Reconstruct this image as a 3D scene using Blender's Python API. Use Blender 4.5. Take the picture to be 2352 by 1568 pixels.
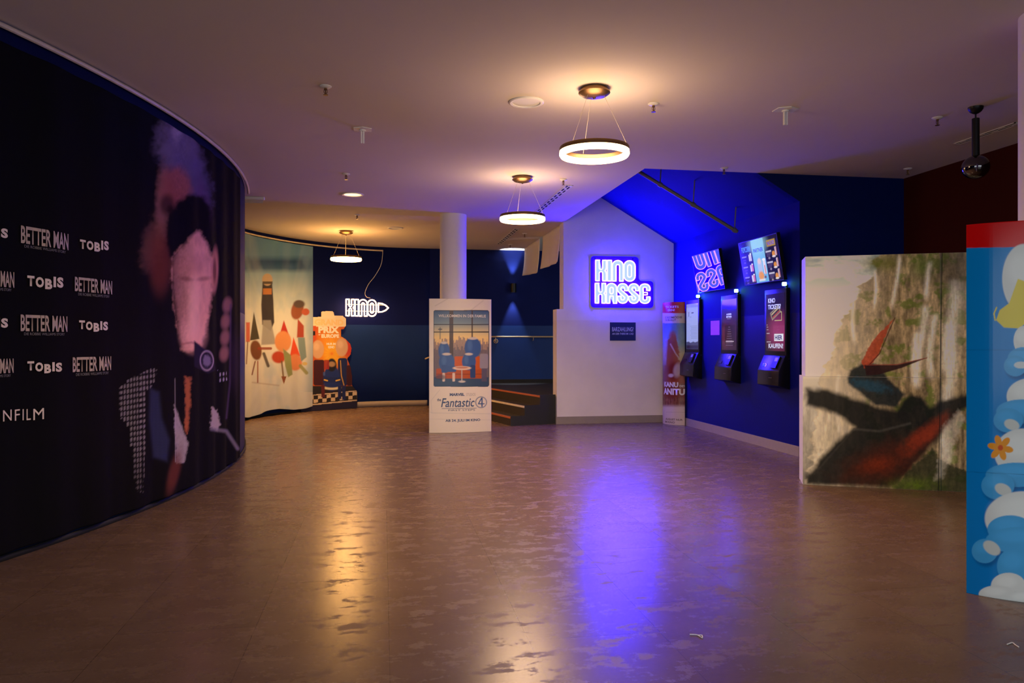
import bpy, bmesh, math, random
import numpy as np
from mathutils import Vector, Matrix
random.seed(4)
for o in list(bpy.data.objects): bpy.data.objects.remove(o)
SC = bpy.context.scene
C = SC.collection
# ---------------------------------------------------------------- camera
F = 1760.0; E = 1.25; H = 3.06
TH = math.atan(296/F); ST, CT = math.sin(TH), math.cos(TH)
cam = bpy.data.cameras.new('camera'); cam.sensor_width = 36; cam.lens = 36*F/2352
camo = bpy.data.objects.new('camera', cam); C.objects.link(camo)
camo.location = (0, 0, E); camo.rotation_euler = (math.pi/2, 0, -TH)
SC.camera = camo
# ---------------------------------------------------------------- colour management
vs = SC.view_settings
vs.view_transform = 'Standard'; vs.look = 'None'; vs.gamma = 1; vs.use_curve_mapping = False
vs.exposure = 0.0
# ---------------------------------------------------------------- daylight outside the window wall behind the camera
w = bpy.data.worlds.new('world'); SC.world = w; w.use_nodes = True
w.node_tree.nodes['Background'].inputs[0].default_value = (.86, .93, 1, 1)
w.node_tree.nodes['Background'].inputs[1].default_value = 3.3
pl = bpy.data.lights.new('daylight_window', 'AREA'); pl.shape = 'RECTANGLE'; pl.size = 11.6; pl.size_y = 2.7
pl.energy = 1; pl.cycles.is_portal = True
plo = bpy.data.objects.new('daylight_window', pl); C.objects.link(plo)
plo.location = (-.6, -3.9, 1.5); plo.rotation_euler = (math.pi/2, 0, 0)
plo.rotation_euler = (-math.pi/2, 0, math.pi)
# ---------------------------------------------------------------- light levels of the lamps
RING_W = 285.0            # each ring pendant
RING_EMIT = 16.0
BLUE_EMIT = 240.0        # neon tubes of the ticket sign
WHITE_EMIT = 9.0        # neon tubes of the arrow sign

# ================================================================ projection helpers (photo pixels of a 2352x1568 frame)
def ray(px, py, fwd):
    r = (px-1176)/F*fwd; u = (784-py)/F*fwd
    return Vector((r*CT+fwd*ST, -r*ST+fwd*CT, E+u))
def floor_at(px, py, z=0.0): return ray(px, py, (E-z)*F/(py-784))
def ceil_at(px, py, z=H): return ray(px, py, (z-E)*F/(784-py))
def on_y(px, py, Y):
    r = (px-1176)/F; return ray(px, py, Y/(CT-r*ST))
def on_x(px, py, X):
    r = (px-1176)/F; return ray(px, py, X/(r*CT+ST))
def proj(P):
    P = np.asarray(P, float); fw = P[:, 0]*ST+P[:, 1]*CT; r = P[:, 0]*CT-P[:, 1]*ST
    return 1176+F*r/fw, 784-F*(P[:, 2]-E)/fw

# ================================================================ object helpers
LOC = {}
def link(o, parent=None):
    C.objects.link(o)
    if parent is not None: o.parent = parent
    return o
def tag(o, label=None, cat=None, group=None, kind=None):
    if label: o['label'] = label
    if cat: o['category'] = cat
    if group: o['group'] = group
    if kind: o['kind'] = kind
    return o
def thing(name, label, cat, loc=(0, 0, 0), group=None):
    o = bpy.data.objects.new(name, None); o.empty_display_size = .1
    o.location = loc; LOC[o.name] = Vector(loc); link(o); return tag(o, label, cat, group)
def root_loc(p):
    while p is not None and p.parent is not None: p = p.parent
    return LOC.get(p.name, Vector((0, 0, 0))) if p is not None else Vector((0, 0, 0))
def obj(name, bm, mat, parent=None, smooth=False, ang=35):
    """bm in world coordinates"""
    me = bpy.data.meshes.new(name)
    off = root_loc(parent)
    if isinstance(bm, bpy.types.Mesh):
        me = bm; me.name = name
        me.transform(Matrix.Translation(-off))
    else:
        if off.length: bmesh.ops.translate(bm, verts=bm.verts, vec=-off)
        bm.normal_update(); bm.to_mesh(me); bm.free()
    for m in (mat if isinstance(mat, (list, tuple)) else [mat]):
        me.materials.append(m)
    if smooth:
        for p in me.polygons: p.use_smooth = True
        if ang < 180: me.set_sharp_from_angle(angle=math.radians(ang))
    o = bpy.data.objects.new(name, me); link(o, parent)
    return o
def single(name, bm, mat, label, cat, loc=(0, 0, 0), group=None, smooth=False):
    o = obj(name, bm, mat, None, smooth)
    return tag(o, label, cat, group)
def copy_tree(o, parent=None):
    c = o.copy(); C.objects.link(c); c.parent = parent
    for ch in list(o.children): copy_tree(ch, c)
    return c
def B(): return bmesh.new()
def box(bm, x0, x1, y0, y1, z0, z1):
    vs_ = [bm.verts.new(p) for p in ((x0, y0, z0), (x1, y0, z0), (x1, y1, z0), (x0, y1, z0), (x0, y0, z1), (x1, y0, z1), (x1, y1, z1), (x0, y1, z1))]
    for f in ((0, 3, 2, 1), (4, 5, 6, 7), (0, 1, 5, 4), (1, 2, 6, 5), (2, 3, 7, 6), (3, 0, 4, 7)): bm.faces.new([vs_[i] for i in f])
    return bm
def hexa(bm, pts):
    """pts: 8 points, bottom ring then top ring"""
    vs_ = [bm.verts.new(p) for p in pts]
    for f in ((0, 3, 2, 1), (4, 5, 6, 7), (0, 1, 5, 4), (1, 2, 6, 5), (2, 3, 7, 6), (3, 0, 4, 7)): bm.faces.new([vs_[i] for i in f])
    bmesh.ops.recalc_face_normals(bm, faces=bm.faces); return bm
def bevel(bm, w_, seg=2):
    bmesh.ops.bevel(bm, geom=[e for e in bm.edges], offset=w_, segments=seg, affect='EDGES', profile=.5); return bm
def prism(bm, pts, vec):
    """extrude a closed planar outline along vec"""
    v = Vector(vec)
    a = [bm.verts.new(p) for p in pts]; b = [bm.verts.new(Vector(p)+v) for p in pts]
    n = len(a)
    bm.faces.new(a[::-1]); bm.faces.new(b)
    for i in range(n): bm.faces.new((a[i], a[(i+1) % n], b[(i+1) % n], b[i]))
    bmesh.ops.recalc_face_normals(bm, faces=bm.faces); return bm
def lathe(bm, prof, center, n=40, close=False):
    """prof list of (r, z) relative to center"""
    c = Vector(center); rings = []
    for r, z in prof:
        if r < 1e-6: rings.append([bm.verts.new(c+Vector((0, 0, z)))])
        else: rings.append([bm.verts.new(c+Vector((r*math.cos(2*math.pi*i/n), r*math.sin(2*math.pi*i/n), z))) for i in range(n)])
    pairs = list(zip(rings, rings[1:]))
    if close: pairs.append((rings[-1], rings[0]))
    for a, b in pairs:
        for i in range(n):
            j = (i+1) % n
            if len(a) == 1 and len(b) == 1: continue
            if len(a) == 1: bm.faces.new((a[0], b[j], b[i]))
            elif len(b) == 1: bm.faces.new((a[i], a[j], b[0]))
            else: bm.faces.new((a[i], a[j], b[j], b[i]))
    bmesh.ops.recalc_face_normals(bm, faces=bm.faces); return bm
def tube(bm, pts, r, n=8, closed=False, caps=True):
    pts = [Vector(p) for p in pts]; N = len(pts); rings = []; up = None
    for i, p in enumerate(pts):
        a = pts[(i-1) % N] if (closed or i > 0) else p
        b = pts[(i+1) % N] if (closed or i < N-1) else p
        t = (b-a)
        if t.length < 1e-9: t = Vector((0, 0, 1))
        t.normalize()
        if up is None:
            up = Vector((0, 0, 1)) if abs(t.z) < .9 else Vector((1, 0, 0))
        s = t.cross(up)
        if s.length < 1e-4: s = t.cross(Vector((1, 0, 0)))
        s.normalize(); u = s.cross(t).normalized(); up = u
        rings.append([bm.verts.new(p+s*r*math.cos(2*math.pi*k/n)+u*r*math.sin(2*math.pi*k/n)) for k in range(n)])
    rng = range(N if closed else N-1)
    for i in rng:
        a, b = rings[i], rings[(i+1) % N]
        for k in range(n): bm.faces.new((a[k], a[(k+1) % n], b[(k+1) % n], b[k]))
    if caps and not closed: bm.faces.new(rings[0][::-1]); bm.faces.new(rings[-1])
    return bm
def catmull(pts, per=8, closed=False):
    pts = [np.array(p, float) for p in pts]; n = len(pts); out = []
    segs = n if closed else n-1
    for i in range(segs):
        p0 = pts[(i-1) % n] if closed or i > 0 else 2*pts[0]-pts[1]
        p1 = pts[i]; p2 = pts[(i+1) % n]
        p3 = pts[(i+2) % n] if closed or i < n-2 else 2*pts[-1]-pts[-2]
        for k in range(per):
            t = k/per
            out.append(.5*((2*p1)+(-p0+p2)*t+(2*p0-5*p1+4*p2-p3)*t*t+(-p0+3*p1-3*p2+p3)*t**3))
    if not closed: out.append(pts[-1])
    return out

# ================================================================ materials
def nmat(name):
    m = bpy.data.materials.new(name); m.use_nodes = True
    nt = m.node_tree; return m, nt, nt.nodes['Principled BSDF']
def N(nt, t, **kw):
    n = nt.nodes.new(t)
    for k, v in kw.items(): setattr(n, k, v)
    return n
def lin(r, g=None, b=None):
    if g is None: r, g, b = r
    f = lambda c: (c/255/12.92 if c/255 <= .04045 else ((c/255+.055)/1.055)**2.4)
    return (f(r), f(g), f(b))
def mat(name, col, rough=.6, metal=0, spec=.5, noise=0, nscale=20, bump=0, bscale=60, rvar=0, coat=0):
    m, nt, p = nmat(name)
    p.inputs['Base Color'].default_value = (*col, 1); p.inputs['Roughness'].default_value = rough
    p.inputs['Metallic'].default_value = metal; p.inputs['Specular IOR Level'].default_value = spec
    p.inputs['Coat Weight'].default_value = coat
    tc = N(nt, 'ShaderNodeNewGeometry')
    nz = N(nt, 'ShaderNodeTexNoise'); nz.inputs['Scale'].default_value = nscale; nz.inputs['Detail'].default_value = 5
    nt.links.new(tc.outputs['Position'], nz.inputs['Vector'])
    if noise:
        mx = N(nt, 'ShaderNodeMix', data_type='RGBA'); mx.inputs[6].default_value = (*[c*(1-noise) for c in col], 1)
        mx.inputs[7].default_value = (*[min(1, c*(1+noise)) for c in col], 1)
        nt.links.new(nz.outputs['Fac'], mx.inputs[0]); nt.links.new(mx.outputs[2], p.inputs['Base Color'])
    if rvar:
        mr = N(nt, 'ShaderNodeMapRange'); mr.inputs[3].default_value = rough-rvar; mr.inputs[4].default_value = rough+rvar
        nt.links.new(nz.outputs['Fac'], mr.inputs[0]); nt.links.new(mr.outputs[0], p.inputs['Roughness'])
    if bump:
        n2 = N(nt, 'ShaderNodeTexNoise'); n2.inputs['Scale'].default_value = bscale; n2.inputs['Detail'].default_value = 4
        nt.links.new(tc.outputs['Position'], n2.inputs['Vector'])
        bp = N(nt, 'ShaderNodeBump'); bp.inputs['Strength'].default_value = bump; bp.inputs['Distance'].default_value = .01
        nt.links.new(n2.outputs['Fac'], bp.inputs['Height']); nt.links.new(bp.outputs[0], p.inputs['Normal'])
    return m
def emit(name, col, s, base=(.02, .02, .02)):
    m, nt, p = nmat(name); p.inputs['Base Color'].default_value = (*base, 1)
    p.inputs['Emission Color'].default_value = (*col, 1); p.inputs['Emission Strength'].default_value = s
    p.inputs['Roughness'].default_value = .4; return m
def two_tone(name, up, lo, zsplit=1.565, r_up=.75, r_lo=.35, spec=.4):
    """painted wall: matt paint above, gloss wipeable paint below a straight line"""
    m, nt, p = nmat(name)
    g = N(nt, 'ShaderNodeNewGeometry'); s = N(nt, 'ShaderNodeSeparateXYZ'); nt.links.new(g.outputs['Position'], s.inputs[0])
    gt = N(nt, 'ShaderNodeMath', operation='GREATER_THAN'); gt.inputs[1].default_value = zsplit; nt.links.new(s.outputs[2], gt.inputs[0])
    nz = N(nt, 'ShaderNodeTexNoise'); nz.inputs['Scale'].default_value = 3; nz.inputs['Detail'].default_value = 6; nt.links.new(g.outputs['Position'], nz.inputs['Vector'])
    mx = N(nt, 'ShaderNodeMix', data_type='RGBA'); mx.inputs[6].default_value = (*lo, 1); mx.inputs[7].default_value = (*up, 1)
    nt.links.new(gt.outputs[0], mx.inputs[0])
    mr0 = N(nt, 'ShaderNodeMapRange'); mr0.inputs[3].default_value = .88; mr0.inputs[4].default_value = 1.12; nt.links.new(nz.outputs['Fac'], mr0.inputs[0])
    vm = N(nt, 'ShaderNodeVectorMath', operation='SCALE'); nt.links.new(mx.outputs[2], vm.inputs[0]); nt.links.new(mr0.outputs[0], vm.inputs[3])
    nt.links.new(vm.outputs[0], p.inputs['Base Color'])
    mr = N(nt, 'ShaderNodeMapRange'); mr.inputs[3].default_value = r_lo; mr.inputs[4].default_value = r_up
    nt.links.new(gt.outputs[0], mr.inputs[0]); nt.links.new(mr.outputs[0], p.inputs['Roughness']); p.inputs['Specular IOR Level'].default_value = spec
    n2 = N(nt, 'ShaderNodeTexNoise'); n2.inputs['Scale'].default_value = 90; nt.links.new(g.outputs['Position'], n2.inputs['Vector'])
    bp = N(nt, 'ShaderNodeBump'); bp.inputs['Strength'].default_value = .12; bp.inputs['Distance'].default_value = .01
    nt.links.new(n2.outputs['Fac'], bp.inputs['Height']); nt.links.new(bp.outputs[0], p.inputs['Normal'])
    return m
def art_mat(name, rough=.5, spec=.4, emis=0, coat=0, bump=0):
    m, nt, p = nmat(name)
    a = N(nt, 'ShaderNodeAttribute', attribute_name='Col')
    p.inputs['Roughness'].default_value = rough; p.inputs['Specular IOR Level'].default_value = spec; p.inputs['Coat Weight'].default_value = coat
    if emis:
        p.inputs['Base Color'].default_value = (.012, .012, .014, 1)
        nt.links.new(a.outputs['Color'], p.inputs['Emission Color']); p.inputs['Emission Strength'].default_value = emis
    else: nt.links.new(a.outputs['Color'], p.inputs['Base Color'])
    if bump:
        g = N(nt, 'ShaderNodeNewGeometry'); n2 = N(nt, 'ShaderNodeTexNoise'); n2.inputs['Scale'].default_value = 5; nt.links.new(g.outputs['Position'], n2.inputs['Vector'])
        bp = N(nt, 'ShaderNodeBump'); bp.inputs['Strength'].default_value = bump; bp.inputs['Distance'].default_value = .03
        nt.links.new(n2.outputs['Fac'], bp.inputs['Height']); nt.links.new(bp.outputs[0], p.inputs['Normal'])
    return m
def floor_mat():
    m, nt, p = nmat('vinyl_floor'); L = nt.links.new
    g = N(nt, 'ShaderNodeNewGeometry'); mp = N(nt, 'ShaderNodeMapping'); mp.inputs['Rotation'].default_value = (0, 0, math.pi/2)
    mp.inputs['Location'].default_value = (.3, -.025, 0)
    L(g.outputs['Position'], mp.inputs['Vector'])
    br = N(nt, 'ShaderNodeTexBrick'); br.offset = .37; br.inputs['Scale'].default_value = 1; br.inputs['Mortar Size'].default_value = .0010
    br.inputs['Brick Width'].default_value = .95; br.inputs['Row Height'].default_value = .575; br.inputs['Bias'].default_value = 0; br.inputs['Mortar Smooth'].default_value = 0
    br.inputs['Color1'].default_value = (.93, .93, .93, 1); br.inputs['Color2'].default_value = (1.06, 1.06, 1.06, 1); br.inputs['Mortar'].default_value = (.4, .4, .4, 1)
    L(mp.outputs[0], br.inputs['Vector'])
    # stone mottling, slightly stretched across the room
    m2 = N(nt, 'ShaderNodeMapping'); m2.inputs['Scale'].default_value = (1.5, 2.7, 1); L(g.outputs['Position'], m2.inputs['Vector'])
    n1 = N(nt, 'ShaderNodeTexNoise'); n1.inputs['Scale'].default_value = 1.6; n1.inputs['Detail'].default_value = 10; n1.inputs['Roughness'].default_value = .62; L(m2.outputs[0], n1.inputs['Vector'])
    n2 = N(nt, 'ShaderNodeTexNoise'); n2.inputs['Scale'].default_value = 22; n2.inputs['Detail'].default_value = 8; n2.inputs['Roughness'].default_value = .72; L(m2.outputs[0], n2.inputs['Vector'])
    cr = N(nt, 'ShaderNodeValToRGB'); cr.color_ramp.elements[0].position = .3; cr.color_ramp.elements[0].color = (.105, .064, .044, 1)
    cr.color_ramp.elements[1].position = .7; cr.color_ramp.elements[1].color = (.165, .108, .080, 1)
    ad = N(nt, 'ShaderNodeMath', operation='MULTIPLY_ADD'); ad.inputs[1].default_value = .55; L(n1.outputs['Fac'], ad.inputs[0])
    h2 = N(nt, 'ShaderNodeMath', operation='MULTIPLY'); h2.inputs[1].default_value = .45; L(n2.outputs['Fac'], h2.inputs[0]); L(h2.outputs[0], ad.inputs[2])
    L(ad.outputs[0], cr.inputs[0])
    mx = N(nt, 'ShaderNodeMix', data_type='RGBA', blend_type='MULTIPLY'); mx.inputs[0].default_value = 1
    L(cr.outputs[0], mx.inputs[6]); L(br.outputs['Color'], mx.inputs[7]); L(mx.outputs[2], p.inputs['Base Color'])
    # worn blotches with a rougher sheen
    n3 = N(nt, 'ShaderNodeTexNoise'); n3.inputs['Scale'].default_value = 3.4; n3.inputs['Detail'].default_value = 12; n3.inputs['Roughness'].default_value = .74; L(m2.outputs[0], n3.inputs['Vector'])
    r1 = N(nt, 'ShaderNodeValToRGB'); r1.color_ramp.elements[0].position = .535; r1.color_ramp.elements[0].color = (.25, .25, .25, 1)
    r1.color_ramp.elements[1].position = .575; r1.color_ramp.elements[1].color = (.46, .46, .46, 1)
    L(n3.outputs['Fac'], r1.inputs[0]); L(r1.outputs[0], p.inputs['Roughness'])
    p.inputs['Specular IOR Level'].default_value = .20
    bp = N(nt, 'ShaderNodeBump'); bp.inputs['Strength'].default_value = .05; bp.inputs['Distance'].default_value = .004
    L(ad.outputs[0], bp.inputs['Height']); L(bp.outputs[0], p.inputs['Normal'])
    return m
M = dict(
    floor=floor_mat(),
    ceiling=mat('ceiling_paint', (.70, .64, .575), .9, spec=.2, noise=.03, nscale=2, bump=.05),
    white_wall=two_tone('white_wall_paint', (.74, .71, .69), (.70, .65, .62), 1.575, .8, .45, .25),
    blue_wall=two_tone('blue_wall_paint', (.0025, .008, .085), (.012, .036, .16), 1.565, .7, .42, .12),
    blue_kiosk_neon=two_tone('blue_kiosk_neon_tint', (.0015, .003, .20), (.0015, .004, .14), 1.565, .7, .45, .10),  # purer blue than the other walls: neon saturation put into the colour
    blue_dark=mat('dark_blue_paint', (.0015, .008, .085), .8, spec=.1, noise=.1),
    blue_soffit=mat('blue_soffit_paint', (.0015, .003, .22), .75, spec=.1, noise=.06),
    red_wall=mat('red_brown_paint', (.050, .006, .004), .8, spec=.1, noise=.1),
    base=mat('baseboard_paint', (.26, .22, .19), .5, noise=.1),
    column=mat('column_paint', (.74, .70, .67), .75, bump=.05),
    black=mat('black_plastic', (.005, .005, .006), .35, spec=.3),
    matte_black=mat('black_matte', (.006, .006, .007), .8),
    screen_black=mat('screen_glass', (.004, .004, .006), .02, spec=.6),
    bronze=mat('bronze_metal', (.20, .12, .06), .32, metal=.9, rvar=.05),
    wire=mat('steel_wire', (.7, .62, .5), .4, metal=.4),
    chrome=mat('smoked_chrome', (.13, .125, .13), .05, metal=1),
    white=mat('white_plastic', (.75, .74, .72), .5),
    rail=mat('aluminium_rail', (.62, .54, .42), .5, metal=0, noise=.3, nscale=9),
    ring=emit('ring_diffuser', (1, .60, .24), RING_EMIT, (.8, .8, .8)),
    ring_amber=emit('ring_diffuser_amber', (1, .48, .10), RING_EMIT*4, (.8, .8, .8)),
    neon_blue=emit('blue_neon_tube', (.028, .0115, 1), BLUE_EMIT),
    neon_bloom=emit('sign_bloom_fill', (.48, .70, 1), .95, (.03, .03, .3)),  # added glow inside the letters, stands in for bloom of the tubes
    neon_back=mat('sign_blue_backing', (.06, .01, .95), .5, spec=.1),
    neon_white=emit('warm_white_neon_tube', (1, .48, .24), WHITE_EMIT),
    down=emit('warm_downlight', (1, .62, .28), 2.2, (.7, .7, .7)),
    card_white=mat('printed_card', (.62, .60, .57), .5),
    card_edge=mat('cardboard_edge', (.35, .33, .30), .7),
    tread=mat('dark_step', (.020, .016, .013), .55, noise=.2),
    step_side=mat('step_side', (.022, .024, .019), .6, noise=.15),
    nosing=mat('orange_lit_nosing', (.55, .16, .07), .35, metal=.3),  # orange of reflected lamp light put into the nosing colour
    wood=mat('rail_wood', (.55, .42, .26), .3, metal=.3),
    sheet=mat('white_sheet', (.82, .78, .72), .6, bump=.25, bscale=3),
    pipe=mat('grey_pipe', (.14, .13, .12), .5, metal=.3),
    led=emit('status_led', (.35, 1, .75), 9),
    concrete=mat('exterior_ground', (.25, .25, .25), .8),
)

# ================================================================ surfaces
class Path:
    """vertical sheet standing on a plan curve; s = length along it, z = height"""
    def __init__(self, pts, fold=None):
        P = np.array(pts, float); d = np.hypot(*np.diff(P, axis=0).T); self.S = np.concatenate([[0], np.cumsum(d)])
        self.P = P; self.L = self.S[-1]; self.fold = fold
    def plan(self, s):
        s = np.asarray(s, float)
        x = np.interp(s, self.S, self.P[:, 0]); y = np.interp(s, self.S, self.P[:, 1])
        e = .01
        x1 = np.interp(np.clip(s+e, 0, self.L), self.S, self.P[:, 0]); x0 = np.interp(np.clip(s-e, 0, self.L), self.S, self.P[:, 0])
        y1 = np.interp(np.clip(s+e, 0, self.L), self.S, self.P[:, 1]); y0 = np.interp(np.clip(s-e, 0, self.L), self.S, self.P[:, 1])
        tx, ty = x1-x0, y1-y0; n = np.hypot(tx, ty)+1e-12
        return x, y, ty/n, -tx/n          # normal to the right of travel
    def pts(self, s, z, off=0.0):
        s = np.asarray(s, float); z = np.asarray(z, float); x, y, nx, ny = self.plan(s)
        o = off + (self.fold(s, z) if self.fold else 0)
        return np.stack([x+nx*o, y+ny*o, z+0*x], -1)
    def s_at(self, px):
        """length where the sight line of a pixel column first meets the curve"""
        fx = (self.P[:, 0]*CT-self.P[:, 1]*ST); fy = (self.P[:, 0]*ST+self.P[:, 1]*CT)
        u = 1176+F*fx/np.where(fy > .2, fy, np.nan)-px
        best = None
        for i in range(len(u)-1):
            if np.isnan(u[i]) or np.isnan(u[i+1]): continue
            if u[i]*u[i+1] <= 0:
                t = u[i]/(u[i]-u[i+1]+1e-12); s = self.S[i]+t*(self.S[i+1]-self.S[i]); f = fy[i]+t*(fy[i+1]-fy[i])
                if best is None or f < best[1]: best = (s, f)
        if best is None:
            i = int(np.nanargmin(np.abs(u))); best = (self.S[i], fy[i])
        return best
    def inv(self, px, py):
        s, f = self.s_at(px); return s, E+(784-py)/F*f
class Plane:
    def __init__(self, O, U, V):
        self.O = np.array(O, float); self.U = np.array(U, float); self.V = np.array(V, float)
        self.U /= np.linalg.norm(self.U); self.V /= np.linalg.norm(self.V); self.Nn = np.cross(self.U, self.V)
        if np.dot(self.Nn, np.array([0, 0, E])-self.O) < 0: self.Nn = -self.Nn
    def pts(self, s, z, off=0.0):
        s = np.asarray(s, float)[..., None]; z = np.asarray(z, float)[..., None]
        return self.O+self.U*s+self.V*z+self.Nn*off
    def inv(self, px, py):
        c = np.array([0, 0, E]); d = np.array(ray(px, py, 1.0))-c
        A = np.stack([self.U, self.V, -d], 1); r = np.linalg.solve(A, c-self.O); return r[0], r[1]

def grid_mesh(surf, s0, s1, z0, z1, ns, nz, off=0.0, painter=None, mask=None, zfun=None):
    s = np.linspace(s0, s1, ns+1); t = np.linspace(0, 1, nz+1)
    S_, T_ = np.meshgrid(s, t)
    Z0 = z0(S_) if callable(z0) else z0; Z1 = z1(S_) if callable(z1) else z1
    Z_ = Z0+(Z1-Z0)*T_
    P = surf.pts(S_.ravel(), Z_.ravel(), off)
    i = np.arange((ns+1)*(nz+1)).reshape(nz+1, ns+1)
    q = np.stack([i[:-1, :-1], i[:-1, 1:], i[1:, 1:], i[1:, :-1]], -1).reshape(-1, 4)
    PX, PY = proj(P)
    if mask is not None:
        k = mask(PX, PY); q = q[k[q].all(1)]
    me = bpy.data.meshes.new('g'); me.vertices.add(len(P)); me.vertices.foreach_set('co', P.astype(np.float32).ravel())
    me.loops.add(q.size); me.loops.foreach_set('vertex_index', q.astype(np.int32).ravel())
    me.polygons.add(len(q)); me.polygons.foreach_set('loop_start', np.arange(0, q.size, 4, dtype=np.int32))
    me.update(calc_edges=True)
    if painter:
        A = Art(PX, PY, S_.ravel(), Z_.ravel()); painter(A)
        a = me.color_attributes.new('Col', 'FLOAT_COLOR', 'POINT')
        col = np.concatenate([np.clip(A.c, 0, 1), np.ones((len(P), 1))], 1); a.data.foreach_set('color', col.astype(np.float32).ravel())
    return me

# ---------------------------------------------------------------- numpy painting of printed artwork (albedo), pixel coordinates of the photo are only the drawing board
def vnoise(x, y, seed=0):
    xi = np.floor(x).astype(np.int64); yi = np.floor(y).astype(np.int64); xf = x-xi; yf = y-yi
    def h(a, b):
        v = (a*374761393+b*668265263+seed*974711) & 0xffffffff
        v = ((v ^ (v >> 13))*1274126177) & 0xffffffff
        return ((v ^ (v >> 16)) & 0xffff)/65535.0
    u = xf*xf*(3-2*xf); v = yf*yf*(3-2*yf)
    return (h(xi, yi)*(1-u)+h(xi+1, yi)*u)*(1-v)+(h(xi, yi+1)*(1-u)+h(xi+1, yi+1)*u)*v
def fbm(x, y, o=4, seed=0):
    r = 0; a = .5; t = 0
    for k in range(o): r = r+a*vnoise(x*2**k, y*2**k, seed+k); t += a; a *= .55
    return r/t
def sst(a, b, x):
    t = np.clip((x-a)/(b-a), 0, 1); return t*t*(3-2*t)
class Art:
    def __init__(self, X, Y, S, Z): self.X, self.Y, self.S, self.Z = X, Y, S, Z; self.c = np.zeros((len(X), 3))
    def blend(self, col, a):
        a = np.clip(np.asarray(a, float), 0, 1)*np.ones(len(self.X)); col = np.asarray(col, float)
        self.c = self.c*(1-a[:, None])+(col if col.ndim == 2 else col[None, :])*a[:, None]
    def fill(self, rgb): self.c[:] = lin(rgb)
    def vgrad(self, stops, alpha=1, axis='Y'):
        v = getattr(self, axis); xs = [s[0] for s in stops]; cs = np.array([lin(s[1]) for s in stops])
        col = np.stack([np.interp(v, xs, cs[:, k]) for k in range(3)], 1); self.blend(col, alpha)
    def ell(self, cx, cy, rx, ry, rgb, a=1, soft=.15, rot=0, ns=0, nsc=8):
        dx = self.X-cx; dy = self.Y-cy; r = math.radians(rot)
        u = (dx*math.cos(r)+dy*math.sin(r))/rx; v = (-dx*math.sin(r)+dy*math.cos(r))/ry
        d = np.sqrt(u*u+v*v)
        if ns: d = d+ns*(fbm(self.X/nsc, self.Y/nsc, 4, 7)-.5)*2
        self.blend(lin(rgb), a*(1-sst(1-soft, 1+soft, d)))
    def rect(self, x0, y0, x1, y1, rgb, a=1, soft=.8, rot=0, rnd=0):
        cx, cy = (x0+x1)/2, (y0+y1)/2; dx = self.X-cx; dy = self.Y-cy; r = math.radians(rot)
        u = np.abs(dx*math.cos(r)+dy*math.sin(r))-(x1-x0)/2+rnd; v = np.abs(-dx*math.sin(r)+dy*math.cos(r))-(y1-y0)/2+rnd
        d = np.where((u > 0) & (v > 0), np.hypot(u, v), np.maximum(u, v))-rnd
        self.blend(lin(rgb), a*(1-sst(-soft/2, soft/2, d)))
    def inside(self, pts):
        X, Y = self.X, self.Y; ins = np.zeros(len(X), bool); n = len(pts)
        for i in range(n):
            x0, y0 = pts[i]; x1, y1 = pts[(i+1) % n]
            if y0 == y1: continue
            c = ((y0 > Y) != (y1 > Y)) & (X < (x1-x0)*(Y-y0)/(y1-y0)+x0); ins ^= c
        return ins
    def dist(self, pts, closed=True):
        d = np.full(len(self.X), 1e9); n = len(pts)
        for i in range(n if closed else n-1):
            ax, ay = pts[i]; bx, by = pts[(i+1) % n]; vx, vy = bx-ax, by-ay; L = vx*vx+vy*vy+1e-9
            t = np.clip(((self.X-ax)*vx+(self.Y-ay)*vy)/L, 0, 1); d = np.minimum(d, np.hypot(self.X-ax-t*vx, self.Y-ay-t*vy))
        return d
    def poly(self, pts, rgb, a=1, soft=1.0, ns=0, nsc=6):
        ins = self.inside(pts)
        d = self.dist(pts); sd = np.where(ins, -d, d)
        if ns: sd = sd+ns*(fbm(self.X/nsc, self.Y/nsc, 3, 11)-.5)*2
        self.blend(lin(rgb), a*(1-sst(-soft/2, soft/2, sd)))
    def line(self, pts, w_, rgb, a=1, soft=1.0):
        d = self.dist(pts, False); self.blend(lin(rgb), a*(1-sst(w_/2-soft/2, w_/2+soft/2, d)))
    def mul(self, f): self.c *= np.asarray(f)[:, None] if np.ndim(f) else f
    def grain(self, sx, sy, amp, seed=0, mask=1):
        self.mul(1+amp*(fbm(self.X/sx, self.Y/sy, 5, seed)-.5)*2*mask)

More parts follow.
